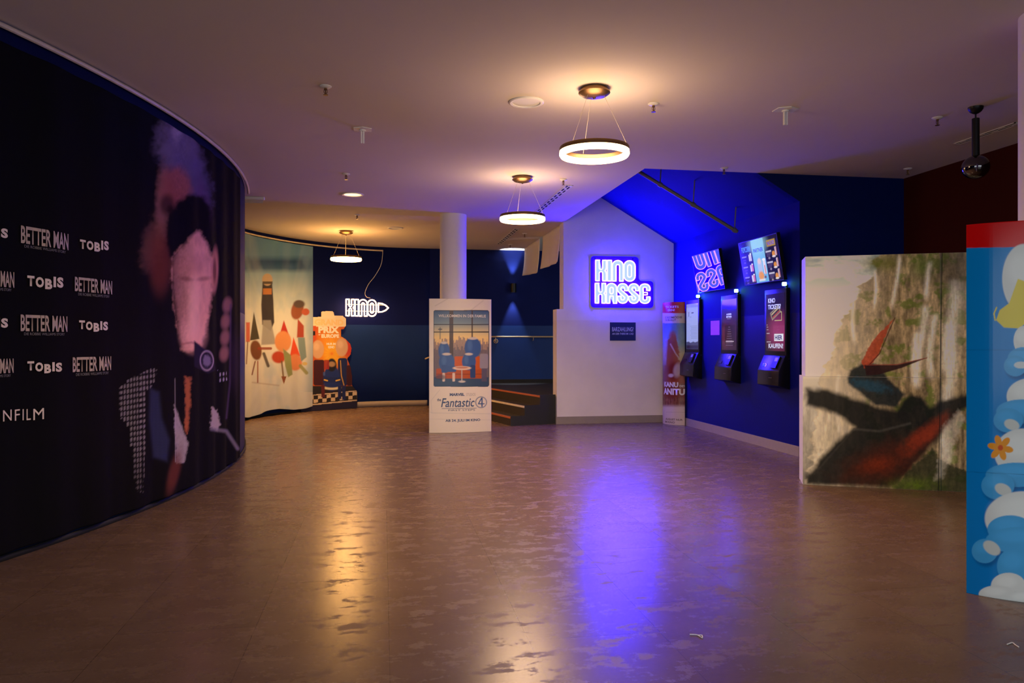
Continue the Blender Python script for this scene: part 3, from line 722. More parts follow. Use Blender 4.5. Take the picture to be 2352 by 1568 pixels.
# handrail
zr = E+11/F*15.0
t = thing('handrail', 'slim brass coloured handrail on the far blue wall above the stairs', 'handrail', (1.4, YB, zr))
q = [on_y(976, 824, YB-.07), on_y(1100, 778, YB-.07), on_y(1112, 773.5, YB-.07), on_y(1124, 773, YB-.07), Vector((3.6, YB-.07, zr))]
bm = B(); tube(bm, [Vector(v) for v in q], .016, 10); obj('rail', bm, M['wood'], t, True)
for px in (1138, 1225):
    a = on_y(px, 774, YB-.07)
    bm = B(); tube(bm, [(a.x, YB-.07, a.z-.01), (a.x, YB-.07, a.z-.06), (a.x, YB-.002, a.z-.07)], .006, 6); lathe(bm, [(0, 0), (.03, 0), (.03, .006), (0, .006)], (0, 0, 0), 16) if False else None
    obj('rail_bracket', bm, M['wood'], t)
a = on_y(1139, 783, YB-.012); bm = B(); tube(bm, [(a.x+.038*math.cos(k), YB-.008, a.z+.038*math.sin(k)) for k in np.linspace(0, 2*math.pi, 25)[:-1]], .007, 6, True)
box(bm, a.x-.012, a.x+.012, YB-.02, YB-.0, a.z-.012, a.z+.012); single('wall_switch', bm, M['wood'], 'small round metal wall fitting just under the handrail beside the poster stand', 'wall fitting')
a = on_y(940, 898, YB-.012); bm = B(); box(bm, a.x-.04, a.x+.04, YB-.014, YB, a.z-.04, a.z+.04); bevel(bm, .004, 1); tube(bm, [(a.x+.022*math.cos(k), YB-.016, a.z+.022*math.sin(k)) for k in np.linspace(0, 2*math.pi, 21)[:-1]], .003, 5, True)
single('power_socket', bm, M['black'], 'black wall socket low on the far blue wall left of the poster stand', 'socket')

# ================================================================ wall lamp
a = on_y(1179, 661, YB-.08); t = thing('wall_lamp', 'black cylinder up and down wall lamp on the far blue wall', 'wall lamp', (a.x, YB, a.z))
bm = B(); lathe(bm, [(.056, -.085), (.056, .085), (.050, .085), (.050, .02), (0, .02), (0, -.02), (.050, -.02), (.050, -.085)], (a.x, YB-.09, a.z), 32, True); obj('lamp_body', bm, M['black'], t, True)
bm = B(); box(bm, a.x-.03, a.x+.03, YB-.04, YB, a.z-.05, a.z+.05); obj('wall_mount', bm, M['black'], t)
for s in (1, -1):
    bm = B(); lathe(bm, [(0, s*.06), (.030, s*.06), (.030, s*.062), (0, s*.062)], (a.x, YB-.09, a.z), 16); obj('lens', bm, emit('cool_led', (.8, .88, 1), 9), t)
    l = bpy.data.lights.new('beam', 'SPOT'); l.energy = 150 if s > 0 else 95; l.color = (.75, .85, 1); l.spot_size = math.radians(46); l.spot_blend = .6; l.shadow_soft_size = .02
    lo = bpy.data.objects.new('beam', l); link(lo, t); lo.location = (0, -.09, s*.075); lo.rotation_euler = (math.pi if s > 0 else 0, 0, 0)

# ================================================================ white sheets hung beside the stair opening
def sheet(px0, px1, zb0, zb1, label):
    x = XO+.03
    y1 = on_x(px0, 600, x).y; y0 = on_x(px1, 600, x).y
    n, m = 22, 14; bm = B(); V = []
    for j in range(m+1):
        row = []
        for i in range(n+1):
            s = i/n; y = y0+(y1-y0)*s; zb = zb0+(zb1-zb0)*s; z = (H-.002)+(zb-(H-.002))*j/m
            curl = .05*(abs(2*s-1)**4)*(j/m)**2+.010*math.sin(s*17)*(j/m)
            row.append(bm.verts.new((x-.02-curl, y+.03*(j/m)**2*(1 if s > .5 else -1)*abs(2*s-1), z)))
        V.append(row)
    for j in range(m):
        for i in range(n): bm.faces.new((V[j][i], V[j][i+1], V[j+1][i+1], V[j+1][i]))
    o = single('hanging_sheet', bm, M['sheet'], label, 'sheet', group='white sheets hung under the ceiling edge', smooth=True)
    md = o.modifiers.new('t', 'SOLIDIFY'); md.thickness = .004
sheet(1207, 1242, 2.46, 2.53, 'far white sheet hanging under the ceiling edge over the stairs')
sheet(1249, 1289, 2.49, 2.50, 'near white sheet hanging beside the white sign wall over the stairs')

# ================================================================ pipe under the soffit
Yp = 8.78
def sof(x): return zk+(XK-x)*SL
pa = Vector((3.0, Yp, sof(3.0)-.33)); pb = Vector((4.27, Yp, sof(4.27)-.29))
t = thing('sprinkler_pipe', 'grey pipe slung under the raking blue soffit', 'pipe', tuple(pa))
bm = B(); tube(bm, [pa-(pb-pa)*.3, pb], .022, 12); obj('pipe', bm, M['pipe'], t, True)
for k in (.22, .55, .97):
    q = pa.lerp(pb, k); bm = B(); tube(bm, [q, Vector((q.x+.02, Yp, sof(q.x+.02)))], .008, 8); obj('hanger_rod', bm, M['pipe'], t, True)
    dd = (pb-pa).normalized(); bm = B(); tube(bm, [q-dd*.02, q+dd*.02], .031, 14); obj('clamp', bm, M['pipe'], t, True)

# ================================================================ screens and ticket machines
def kiosk_shell(y0, y1, label):
    xf = 4.412; t = thing('ticket_machine', label, 'ticket machine', (XK, (y0+y1)/2, .72), 'wall mounted ticket machines')
    bm = B(); box(bm, xf, XK, y0, y1, 1.09, 1.85); bevel(bm, .006, 2); obj('monitor_housing', bm, M['black'], t, True)
    bm = B(); prism(bm, [(XK, y0, 1.10), (4.40, y0, 1.092), (4.322, y0, .918), (4.318, y0, .755), (XK, y0, .715)], (0, y1-y0, 0)); bevel(bm, .005, 2)
    con = obj('console', bm, mat('console_black', (.006, .006, .008), .25, spec=.3), t, True)
    # card terminal and scanner window lie on the sloping top
    dx, dz = 4.40-4.322, 1.092-.918; L = math.hypot(dx, dz)
    P_ = lambda s, y, o: (4.322+dx*s/L-dz/L*o, y, .918+dz*s/L+dx/L*o)
    def pad(name, s0, s1, a0, a1, h, m_, par):
        bm = B(); hexa(bm, [P_(s0, a0, 0.0), P_(s0, a1, 0), P_(s1, a1, 0), P_(s1, a0, 0), P_(s0, a0, h), P_(s0, a1, h), P_(s1, a1, h), P_(s1, a0, h)]); return obj(name, bm, m_, par)
    W_ = y1-y0
    ct = pad('card_terminal', .03, .17, y0+.13*W_, y0+.36*W_, .022, M['black'], t)
    pad('terminal_display', .11, .155, y0+.17*W_, y0+.30*W_, .0235, mat('terminal_lcd', (.30, .25, .45), .3), ct)
    pad('scanner_window', .05, .085, y0+.66*W_, y0+.84*W_, .003, M['screen_black'], t)
    bm = B(); box(bm, 4.314, 4.32, y0+.30*W_, y0+.44*W_, .838, .842); obj('front_label', bm, mat('faint_label', (.12, .10, .10), .5), con)
    bm = B(); lathe(bm, [(0, 0), (.010, 0), (.010, .006), (0, .006)], (0, 0, 0), 12); bmesh.ops.rotate(bm, verts=bm.verts, matrix=Matrix.Rotation(math.pi/2, 3, 'X')); bmesh.ops.translate(bm, verts=bm.verts, vec=(4.44, y0, 1.055)); obj('side_lock', bm, M['chrome'], t)
    # status lamp on a short stalk above the housing
    bm = B(); box(bm, 4.395, 4.437, y0+.03, y0+.065, 1.872, 1.912); bevel(bm, .005, 1); led = obj('status_light', bm, M['led'], t)
    bm = B(); box(bm, 4.425, XK, y0+.04, y0+.055, 1.85, 1.885); obj('light_bracket', bm, M['black'], t)
    l = bpy.data.lights.new('status_glow', 'POINT'); l.energy = .45; l.color = (.08, 1, .40); l.shadow_soft_size = .02
    lo = bpy.data.objects.new('status_glow', l); link(lo, t); lo.location = (4.40-XK, y0+.02-(y0+y1)/2, 1.89-.72)
    return t
def y_of(fwd, X): return (fwd-X*ST)/CT
yk0, yk1 = y_of(8.505, 4.412), y_of(8.985, 4.412)
k3 = kiosk_shell(yk0, yk1, 'nearest ticket machine, its screen reading KINO TICKETS? HIER KAUFEN!')
ks = [k3]
for dY, lab in ((1.182, 'middle ticket machine with a dark out of service screen'), (2.38, 'farthest ticket machine with a pale lit screen beside the narrow poster stand')):
    c = copy_tree(k3); c.location.y += dY; LOC[c.name] = Vector(c.location); c['label'] = lab; ks.append(c)
scr = art_mat('lit_screen', .12, .5, 1.0)
def screen_art(parent, surf, s0, s1, z0, z1, ns, nz, w_, h_, fn, name='screen', off=.0015, m=None):
    def p(A):
        A.X = (A.S-s0)/(s1-s0)*w_; A.Y = (z1-A.Z)/(z1-z0)*h_; fn(A)
    me = grid_mesh(surf, s0, s1, z0, z1, ns, nz, off, p); return obj(name, me, m or scr, parent)
for i, k in enumerate(ks):
    yy0 = yk0+(0, 1.182, 2.38)[i]; yy1 = yy0+(yk1-yk0); sf = Plane((4.4118, 0, 0), (0, -1, 0), (0, 0, 1))
    a0, a1 = -yy1+.035, -yy0-.03; z0, z1 = 1.14, 1.795
    def art(A, i=i):
        if i == 0:
            A.fill((26, 14, 30)); A.ell(70, 120, 55, 50, (150, 45, 100), .8, .7); A.rect(40, 100, 100, 145, (150, 60, 110), .4, 6)
            for q in range(5): A.rect(62-12*q*.3, 104+q*8, 66+q*7, 106+q*8, (190, 90, 150), .25, 2)
            A.poly([(22, 60), (68, 36), (80, 58), (34, 84)], (150, 140, 110), .9, 2); A.poly([(27, 62), (66, 41), (75, 57), (36, 78)], (60, 40, 50), 1, 2)
            A.line([(32, 65), (64, 47)], 4, (200, 180, 130)); A.line([(38, 74), (72, 55)], 4, (180, 70, 60)); A.line([(48, 84), (84, 84), (84, 58), (76, 58)], 2.5, (190, 180, 130))
            for q, (yy, ll) in enumerate(((96, 4), (103, 8), (111, 10), (123, 16), (150, 22))): A.rect(4, yy, 4+ll, yy+2, (190, 185, 200), .8, 1)
            A.rect(45, 126, 93, 148, (225, 225, 235), 1, 1)
        elif i == 1:
            A.fill((20, 14, 22)); A.ell(50, 120, 60, 60, (70, 25, 60), .7, .6); A.ell(20, 130, 25, 40, (120, 50, 50), .4, .6); A.rect(20, 92, 92, 165, (12, 10, 16), .6, 5)
            for q in range(9): A.rect(50-5-q*2.3, 98+q*8, 50+8+q*2.3, 99.5+q*8, (150, 120, 150), .7, 1.4)
            A.rect(28, 148, 82, 151, (210, 190, 210), .9, 1.5); A.rect(36, 68, 64, 70, (150, 140, 160), .7, 1.5)
        else:
            A.fill((150, 160, 215)); A.Y *= 1; A.rect(0, 0, 100, 14, (110, 110, 190), .6, 4); A.rect(16, 32, 24, 50, (70, 80, 120), .6, 3); A.rect(44, 34, 62, 38, (40, 45, 80), 1, 2); A.rect(35, 50, 42, 54, (90, 100, 160), .6, 2)
            for q in range(9): A.rect(40 if q % 3 else 34, 88+q*6, 92, 89.6+q*6, (95, 110, 160), .8, 1.3)
            A.poly([(0, 152), (20, 150), (35, 155), (60, 150), (75, 153), (100, 149), (100, 180), (0, 180)], (25, 25, 50), .9, 4); A.rect(0, 165, 100, 180, (18, 16, 30), .9, 4)
    so = screen_art(k, sf, a0, a1, z0, z1, 70, 140, 100, 180, art)
    wt = emit('screen_white', (.72, .74, .9), .85, (.01, .01, .01)); u = lambda x: a0+(a1-a0)*x/100; v = lambda y: z1-(z1-z0)*y/180
    if i == 0:
        lay_text('screen_text', 'KINO', sf, u(12), u(50), v(28), v(13), wt, so, off=.003, bold=.03)
        lay_text('screen_text', 'TICKETS?', sf, u(12), u(80), v(48), v(33), wt, so, off=.003, bold=.03)
        lay_text('screen_text', 'HIER', sf, u(50), u(88), v(144.5), v(130), emit('screen_dark', (.02, .01, .03), .5, (.01, .01, .01)), so, off=.003, bold=.03)
        lay_text('screen_text', 'KAUFEN!', sf, u(15), u(92), v(171), v(156), wt, so, off=.003, bold=.03)
    if i == 1:
        lay_text('screen_text', 'AUSSER', sf, u(32), u(68), v(56), v(50), wt, so, off=.003, bold=.03)
        lay_text('screen_text', 'BETRIEB', sf, u(32), u(68), v(65), v(59), wt, so, off=.003, bold=.03)
# ---- the two tilted displays above them
def display(y0, y1, lab, lit):
    O = (4.38, 0, 1.93); V = (-.092, 0, .526); hh = math.hypot(.092, .526); sf = Plane(O, (0, -1, 0), V)
    t = thing('wall_display', lab, 'screen', (XK, (y0+y1)/2, 2.2), 'tilted displays above the ticket machines')
    Nn = Vector(sf.Nn); Pt = lambda y, v, d: Vector(sf.pts(np.array(-y), np.array(v), d))
    bm = B(); hexa(bm, [Pt(y0, 0, -.045), Pt(y1, 0, -.045), Pt(y1, 0, 0), Pt(y0, 0, 0), Pt(y0, hh, -.045), Pt(y1, hh, -.045), Pt(y1, hh, 0), Pt(y0, hh, 0)]); bevel(bm, .004, 1); obj('display_housing', bm, M['black'], t, True)
    bm = B(); ym = (y0+y1)/2; box(bm, 4.37, XK, ym-.12, ym+.12, 2.12, 2.30); obj('wall_bracket', bm, M['matte_black'], t)
    if not lit:
        me = grid_mesh(sf, -y1+.012, -y0-.012, .012, hh-.012, 1, 1, .0008); obj('screen', me, M['screen_black'], t); return
    def art(A):
        A.fill((16, 14, 40)); A.rect(0, 0, 52, 90, (12, 12, 60), .8, 2); A.rect(54, 0, 106, 90, (120, 185, 225), 1, 1)
        A.ell(80, 10, 34, 20, (170, 220, 240), .6, .6); A.rect(12, 14, 46, 26, (30, 40, 110), .0)
        A.rect(56, 72, 104, 90, (80, 160, 205), .5, 8)
        A.rect(118, 8, 152, 21, (175, 140, 35), 1, 1)
        for q, yy in enumerate((30, 52, 74)):
            A.rect(6, yy, 26, yy+2.5, (150, 150, 210), .9, 1); A.rect(10, yy+7, 22, yy+9, (90, 70, 190), .8, 1); A.rect(12, yy+12, 20, yy+15, (120, 110, 180), .6, 1)
            A.rect(36, yy-2, 41+q, yy+12, (215, 205, 215), 1, 1, rnd=1); A.rect(42+q, yy-3, 48+q, yy+12, (215, 120, 140) if q else (210, 205, 215), 1, 1, rnd=1); A.ell(45+q, yy-3, 3.4, 1.6, (240, 240, 240), .9)
            A.rect(110, yy-1, 132, yy+2, (200, 195, 205), 1, 1)
            for r_ in range(3): A.rect(112, yy+4+r_*2.6, 131-r_*3, yy+5.2+r_*2.6, (110, 90, 120), .8, 1)
            A.ell(121, yy+14, 4, 2.2, (160, 150, 150), .8)
            A.ell(140, yy+7, 6, 5.5, (215, 140, 30), 1, .2); A.ell(140, yy+12, 7, 2, (225, 215, 210), .9, .2)
            A.rect(146, yy-6, 153, yy+11, (200, 175, 185), 1, 1, rnd=1); A.rect(151, yy-4, 153, yy+10, (170, 60, 70), .9, 1)
        A.rect(92, 45, 102, 74, (225, 215, 225), 1, 1, rnd=2); A.rect(96, 56, 99, 74, (190, 50, 60), .9, 1); A.ell(97, 44, 7, 2.5, (235, 235, 240), 1)
        A.poly([(68, 52), (74, 42), (80, 38), (87, 48), (88, 56), (85, 80), (70, 80)], (185, 190, 215), .8, 3); A.ell(78, 46, 8, 6, (230, 200, 195), .8, .4)
        A.ell(78, 76, 11, 9, (225, 150, 30), 1, .25, ns=.15, nsc=2); A.rect(66, 83, 92, 87, (225, 220, 220), .9, 1, rnd=1); A.ell(94, 80, 4, 2.5, (110, 40, 40), .9)
    so = screen_art(t, sf, -y1+.015, -y0-.015, .012, hh-.012, 160, 90, 160, 90, art)
    u = lambda x: (-y1+.015)+(y1-y0-.03)*x/160; v = lambda y: (hh-.012)-(hh-.024)*y/90
    lay_text('screen_text', 'POPCORN', sf, u(10), u(48), v(22), v(10), emit('popcorn_blue', (.10, .35, .85), .9), so, off=.003, bold=.02)
    lay_text('screen_text', 'PARTNER', sf, u(60), u(101), v(27), v(19), emit('menu_navy', (.01, .02, .10), .5), so, off=.003, bold=.02)
    lay_text('screen_text', 'NACHOS', sf, u(121), u(149), v(18.5), v(10.5), emit('menu_dark', (.03, .02, .01), .5), so, off=.003, bold=.02)
display(y_of(8.49, 4.38), y_of(9.41, 4.38), 'lit menu display with POPCORN, PARTNER and NACHOS columns above the nearest ticket machine', True)
display(y_of(9.95, 4.38), y_of(10.83, 4.38), 'dark glossy tilted display nearest the white wall, above the far ticket machines', False)
# small notice between the machines
a = on_x(1633, 737, XK); b = on_x(1653, 769, XK)
bm = B(); box(bm, XK-.004, XK, b.y, a.y, b.z, a.z); single('wall_notice', bm, mat('magenta_print', (.55, .12, .45), .5), 'small magenta notice on the blue wall left of the middle ticket machine', 'notice')

# ================================================================ curtains
def folds(amp, lam, seed, z0, grow=0.0):
    def f(s, z):
        s = np.asarray(s, float); z = np.asarray(z, float)
        w1 = fbm(s/lam+z*.05, z*.12+seed, 3, seed)-.5; w2 = np.sin(s*2*math.pi/(lam*1.3)+2*fbm(s*.7, z*.3, 2, seed+5))
        g = 1+grow*np.clip((1.2-z)/1.2, 0, 1)
        return amp*(w1*1.6+w2*.5)*g
    return f
phi = [drum(y, DR+.05) for y in np.arange(.9, 8.3, .06)]
PC = Path(phi)
sEnd, _ = PC.s_at(557.5)
i_ = [p_ for p_, s_ in zip(phi, PC.S) if s_ <= sEnd]; PC = Path(i_, folds(.011, .33, 3, 0, 1.2))
zt = H-.125
t = thing('printed_curtain', 'huge black curved curtain printed with film titles and a dim purple portrait-like picture', 'curtain', (i_[40][0], i_[40][1], 0))
def art_black(A):
    X, Y = A.X, A.Y
    A.fill((15, 15, 18)); n = fbm(X/40, Y/60, 4, 3)
    A.ell(330, 700, 200, 420, (26, 18, 24), .7, .7)
    A.ell(300, 300, 90, 120, (10, 14, 30), .6, .8)
    # smoky purple plume
    A.ell(412, 345, 44, 75, (92, 80, 122), .85, .55, -14, .35, 14); A.ell(440, 410, 36, 75, (72, 62, 108), .8, .5, -20, .35, 12); A.ell(408, 290, 12, 32, (128, 116, 158), .6, .6, 5, .4, 9)
    A.ell(466, 480, 16, 60, (78, 48, 96), .6, .6, -8, .3, 9); A.ell(372, 470, 14, 80, (140, 90, 96), .55, .6, 2, .3, 9)
    A.ell(404, 432, 34, 48, (124, 66, 70), .85, .35, 0, .2, 14); A.ell(384, 470, 16, 24, (34, 14, 22), .8, .5)
    # warm lower left edge glow, cap and pale stone-like oval
    A.ell(350, 560, 22, 50, (100, 62, 58), .6, .7, 12, .5, 12); A.ell(368, 600, 24, 70, (92, 40, 40), .7, .6)
    A.poly([(385, 560), (388, 500), (408, 462), (440, 445), (470, 452), (485, 490), (490, 560), (486, 610), (400, 610)], (14, 8, 16), 1, 16, 4, 10)
    A.poly([(398, 596), (408, 575), (446, 540), (458, 530), (475, 560), (488, 590), (490, 650), (484, 700), (474, 760), (462, 792), (440, 808), (418, 800), (412, 768), (402, 700), (396, 640)], (176, 122, 124), 1, 14, 5, 9)
    sh = sst(395, 450, X)*.65+.35; inn = A.inside([(396, 590), (450, 528), (490, 590), (488, 700), (465, 800), (415, 800), (398, 690)])
    A.mul(np.where(inn, sh*(.75+.5*fbm(X/9, Y/22, 4, 8)), 1))
    A.ell(444, 770, 26, 34, (196, 142, 146), .55, .6); A.ell(446, 700, 12, 60, (205, 158, 158), .45, .7, 2); A.ell(432, 610, 30, 26, (150, 96, 92), .4, .7)
    A.ell(426, 640, 16, 5, (92, 50, 54), .55, .7, 8); A.ell(468, 640, 14, 5, (92, 50, 54), .5, .7, -8); A.line([(418, 790), (440, 786), (458, 792)], 4, (110, 50, 60), .6, 5)
    A.ell(493, 620, 8, 48, (168, 108, 106), .9, .4, 2); A.ell(493, 622, 4, 30, (70, 30, 34), .8, .6)
    # rounded beads at the right
    for yy, xx in ((700, 522), (738, 518), (775, 517), (812, 515)): A.ell(xx, yy, 10, 17, (116, 76, 82), .8, .5, 8)
    # dark flag with ring emblem
    A.poly([(446, 782), (490, 818), (496, 850), (478, 858), (446, 842)], (30, 22, 48), 1, 4)
    e = np.hypot((X-475)/15, (Y-828)/22); A.blend(lin(136, 118, 150), .8*np.exp(-((e-1)/.09)**2)); A.ell(475, 828, 9, 13, (100, 88, 124), .8, .3, 0, .3, 3)
    # studded fabric
    u = (X-274)/7.6; v = (Y-858+.18*(X-274))/12.5; dd = np.hypot((u-np.floor(u)-.5)*1.5, (v-np.floor(v)-.5)*1.3)
    reg = A.inside([(274, 890), (300, 866), (350, 846), (362, 850), (352, 884), (334, 900), (334, 1020), (330, 1130), (312, 1130), (306, 1050), (294, 980), (276, 960)])
    A.blend(lin(112, 104, 114), np.where(reg, 1, 0)*(1-sst(.33, .55, dd))*.85*(1-.6*sst(1000, 1130, Y)))
    reg2 = A.inside([(500, 850), (520, 850), (522, 876), (502, 876)]); A.blend(lin(130, 120, 150), np.where(reg2, 1, 0)*(1-sst(.33, .5, dd))*.8)
    A.poly([(344, 890), (366, 900), (372, 960), (390, 1010), (384, 1060), (352, 1050), (342, 960)], (34, 36, 66), .85, 14)
    w_ = np.hypot((X/5) % 1-.5, (Y/7) % 1-.5); A.mul(1+.25*np.where(A.inside([(344, 890), (372, 900), (390, 1010), (384, 1060), (350, 1050)]), .5-w_, 0))
    A.poly([(400, 930), (412, 960), (432, 1018), (424, 1062), (406, 1064), (402, 1000)], (128, 116, 132), .85, 5, 3, 5); A.grain(3, 5, .25, 5, np.exp(-((X-415)/20)**2))
    A.poly([(424, 864), (438, 868), (438, 920), (430, 996), (424, 990), (426, 930)], (140, 74, 54), .8, 7, 4, 5)
    A.ell(400, 1085, 12, 50, (80, 36, 32), .7, .6, 14)
    A.poly([(486, 935), (498, 942), (506, 975), (498, 988), (484, 980)], (140, 126, 140), .75, 6, 4, 5); A.line([(486, 985), (520, 990), (546, 1030)], 7, (96, 88, 108), .7, 8); A.line([(402, 870), (403, 1060)], 1.6, (140, 130, 150), .5, 2)
    A.line([(530, 700), (528, 880), (520, 960)], 4, (60, 44, 76), .7, 6); A.ell(540, 830, 12, 70, (40, 26, 52), .6, .6)
    lum = A.c.max(1); A.mul(.75+1.05*sst(.006, .05, lum))
me = grid_mesh(PC, 0, PC.L, .055, zt, 520, 300, 0, art_black); me_art = me
black_cloth = art_mat('black_printed_cloth', .85, .06, bump=.25)
def cloth(name, me, m, par):
    o = obj(name, me, m, par, True, 180); md = o.modifiers.new('t', 'SOLIDIFY'); md.thickness = .003; md.offset = -1; return o
pc = cloth('curtain_cloth', me, black_cloth, t)
cream = mat('cream_print', (.50, .39, .30), .6, noise=.3, nscale=35); dimp = mat('grey_print', (.20, .19, .18), .6); whitep = mat('white_print', (.78, .66, .57), .6)
for x0, y0, x1, y1 in ((47, 527, 156, 566), (172, 640, 257, 672), (46, 724, 153, 761), (167, 819, 255, 852), (-64, 620, 31, 657), (-64, 824, 29, 858)):
    px_text('printed_title', 'BETTER MAN', PC, x0, y0, x1, y1, cream, pc, off=.006, bold=.022, cut=.05)
    px_text('printed_subtitle', 'DIE ROBBIE WILLIAMS STORY', PC, x0+8, y1+3, x1-7, y1+9, dimp, pc, off=.006, cut=.05)
for x0, y0, x1, y1 in ((183, 553, 249, 574), (60, 636, 144, 660), (181, 738, 247, 758), (60, 832, 140, 853), (-72, 524, 17, 546), (-72, 730, 17, 752)):
    # staggered letters
    xs = np.array([0, .22, .46, .68, .78, 1.0]); dy = [-.25, 0, .35, -.05, .05]
    for k, ch in enumerate('TOBIS'):
        a0 = x0+(x1-x0)*(xs[k]+.015); a1 = x0+(x1-x0)*(xs[k+1]-.015); h_ = (y1-y0)
        if a1 < -20: continue
        px_text('printed_letter', ch, PC, a0, y0+dy[k]*h_*.5, a1, y1+dy[k]*h_*.5, whitep, pc, off=.006, bold=.05, cut=.06)
for k, (ch, a0, a1) in enumerate((('N', 2.5, 24), ('F', 32, 44), ('I', 50.5, 53), ('L', 59.5, 69), ('M', 74.5, 97))):
    px_text('printed_letter', ch, PC, a0, 944.5-(a0+a1)*.022-3, a1, 969.5-(a0+a1)*.022-2.5, whitep, pc, off=.006, cut=.06)

sg = np.linspace(s_g0-.35, 0, 2)
s722 = None
ss = np.linspace(s_g0-.5, WALL.L-.3, 120); Pq = WALL.pts(ss, np.zeros(120), .13); X_, _y = proj(Pq)
ok = [i for i in range(120) if X_[i] < 722]
PG = Path([(Pq[i][0], Pq[i][1]) for i in ok], folds(.018, .30, 9, 0, .8))
t = thing('printed_curtain', 'light blue curved curtain with colourful tumbling shapes, hung on the far curved wall', 'curtain', (Pq[ok[-1]][0], Pq[ok[-1]][1], 0))
def art_light(A):
    X, Y = A.X, A.Y
    A.vgrad([(535, (92, 142, 172)), (585, (110, 160, 186)), (600, (44, 90, 130)), (616, (60, 104, 142)), (628, (150, 188, 204)), (700, (206, 212, 204)), (800, (226, 222, 208)), (965, (212, 212, 204))])
    ang = np.arctan2(Y-820, X-640); ray_ = fbm(ang*7, ang*0+3, 3, 2); A.blend(lin(235, 235, 225), (ray_-.35)*1.1*sst(20, 160, np.hypot(X-640, Y-820))*.7)
    A.blend(lin(120, 165, 195), .55*sst(690, 722, X)*(Y < 900)); A.blend(lin(150, 185, 205), .35*sst(.55, .75, fbm(X/30, Y/50, 3, 4)))
    # capsule with pale cap and tapering base
    A.poly([(603, 650), (625, 650), (628, 690), (630, 740), (622, 760), (602, 745), (600, 700)], (44, 40, 50), 1, 3); A.ell(614, 642, 12, 14, (205, 178, 140), 1, .12); A.rect(603, 646, 626, 652, (50, 44, 46), .9, 2)
    A.rect(604, 662, 624, 676, (190, 120, 62), 1, 2); A.poly([(604, 735), (622, 735), (634, 790), (600, 792)], (150, 148, 145), .9, 4)
    # cones and tumbling balls
    A.poly([(583, 716), (596, 778), (574, 782)], (70, 66, 52), 1, 2); A.ell(588, 804, 13, 23, (120, 72, 44), 1, .15, -8); A.line([(594, 800), (622, 800)], 6, (150, 60, 36), .9, 2); A.line([(606, 812), (616, 840)], 7, (72, 62, 56), .9, 3)
    A.line([(592, 830), (592, 878)], 3, (150, 76, 46), .9, 1.5); A.line([(586, 830), (579, 860)], 3, (120, 60, 40), .9, 1.5); A.rect(565, 740, 574, 785, (200, 70, 40), .9, 3); A.line([(569, 785), (566, 835)], 3, (110, 60, 50), .8, 2)
    A.poly([(642, 770), (652, 735), (664, 770)], (186, 48, 40), 1, 2); A.ell(650, 784, 19, 24, (222, 148, 92), 1, .12); A.ell(640, 820, 16, 14, (190, 72, 44), 1, .2); A.line([(647, 830), (652, 876)], 4, (120, 90, 60), .9, 2); A.poly([(646, 864), (658, 864), (652, 882)], (140, 80, 50), 1, 1)
    A.poly([(666, 818), (674, 774), (690, 818)], (226, 82, 46), 1, 2); A.ell(678, 832, 16, 19, (226, 140, 92), 1, .15); A.poly([(650, 800), (668, 815), (672, 860), (662, 866), (655, 840)], (142, 150, 98), 1, 3); A.line([(690, 840), (704, 856)], 8, (150, 150, 90), .9, 3)
    A.ell(683, 712, 14, 22, (150, 84, 54), 1, .15, 14); A.ell(702, 716, 9, 8, (190, 92, 62), 1, .2); A.ell(687, 698, 13, 9, (90, 76, 70), 1, .25); A.poly([(684, 732), (698, 748), (698, 775), (682, 775)], (170, 70, 52), 1, 3); A.poly([(684, 775), (700, 775), (704, 820), (692, 830), (686, 800)], (128, 150, 148), 1, 3); A.ell(700, 835, 6, 4, (215, 190, 120), 1)
    A.line([(580, 878), (640, 885)], 3, (160, 140, 130), .5, 4)
    A.c *= np.array([.56, .62, .78])
me = grid_mesh(PG, 0, PG.L, lambda s: .06+.03*np.sin(s*5)+.035*(s/PG.L), H-.115, 200, 420, 0, art_light)
cloth('curtain_cloth', me, art_mat('light_printed_cloth', .6, .3, bump=.3), t)

# ================================================================ poster stands and displays
def arc_path(P0, P1, sag, n=60):
    a = np.array(P0[:2], float); b = np.array(P1[:2], float); c = np.linalg.norm(b-a); R_ = (c*c/4+sag*sag)/(2*sag); d = (b-a)/c; nn = np.array([d[1], -d[0]]); ce = (a+b)/2-nn*(R_-sag)
    h = math.asin(min(1, c/2/R_)); o = []
    for i in range(n+1):
        th = -h+2*h*i/n; o.append(ce+nn*R_*math.cos(th)+d*R_*math.sin(th))
    return Path(o)
def stand(name, P0, P1, sag, ztop, label, painter, m, ns, nz):
    pth = arc_path(P0, P1, sag); c = pth.pts(np.array([pth.L/2]), np.array([0.]))[0]
    t = thing(name, label, 'poster stand', (c[0], c[1], 0), 'curved cardboard poster stands')
    me = grid_mesh(pth, 0, pth.L, 0.0, ztop, ns, nz, 0, painter); o = obj('printed_panel', me, m, t, True, 180); md = o.modifiers.new('t', 'SOLIDIFY'); md.thickness = .006; md.offset = -1
    bm = B(); fl = pth.pts(np.linspace(.002, pth.L-.002, 24), np.zeros(24), -.008); vv = [(p_[0], p_[1], ztop-.09) for p_ in fl]; prism(bm, vv, (0, 0, .004)); obj('stiffener', bm, M['card_edge'], t)
    return t, o, pth
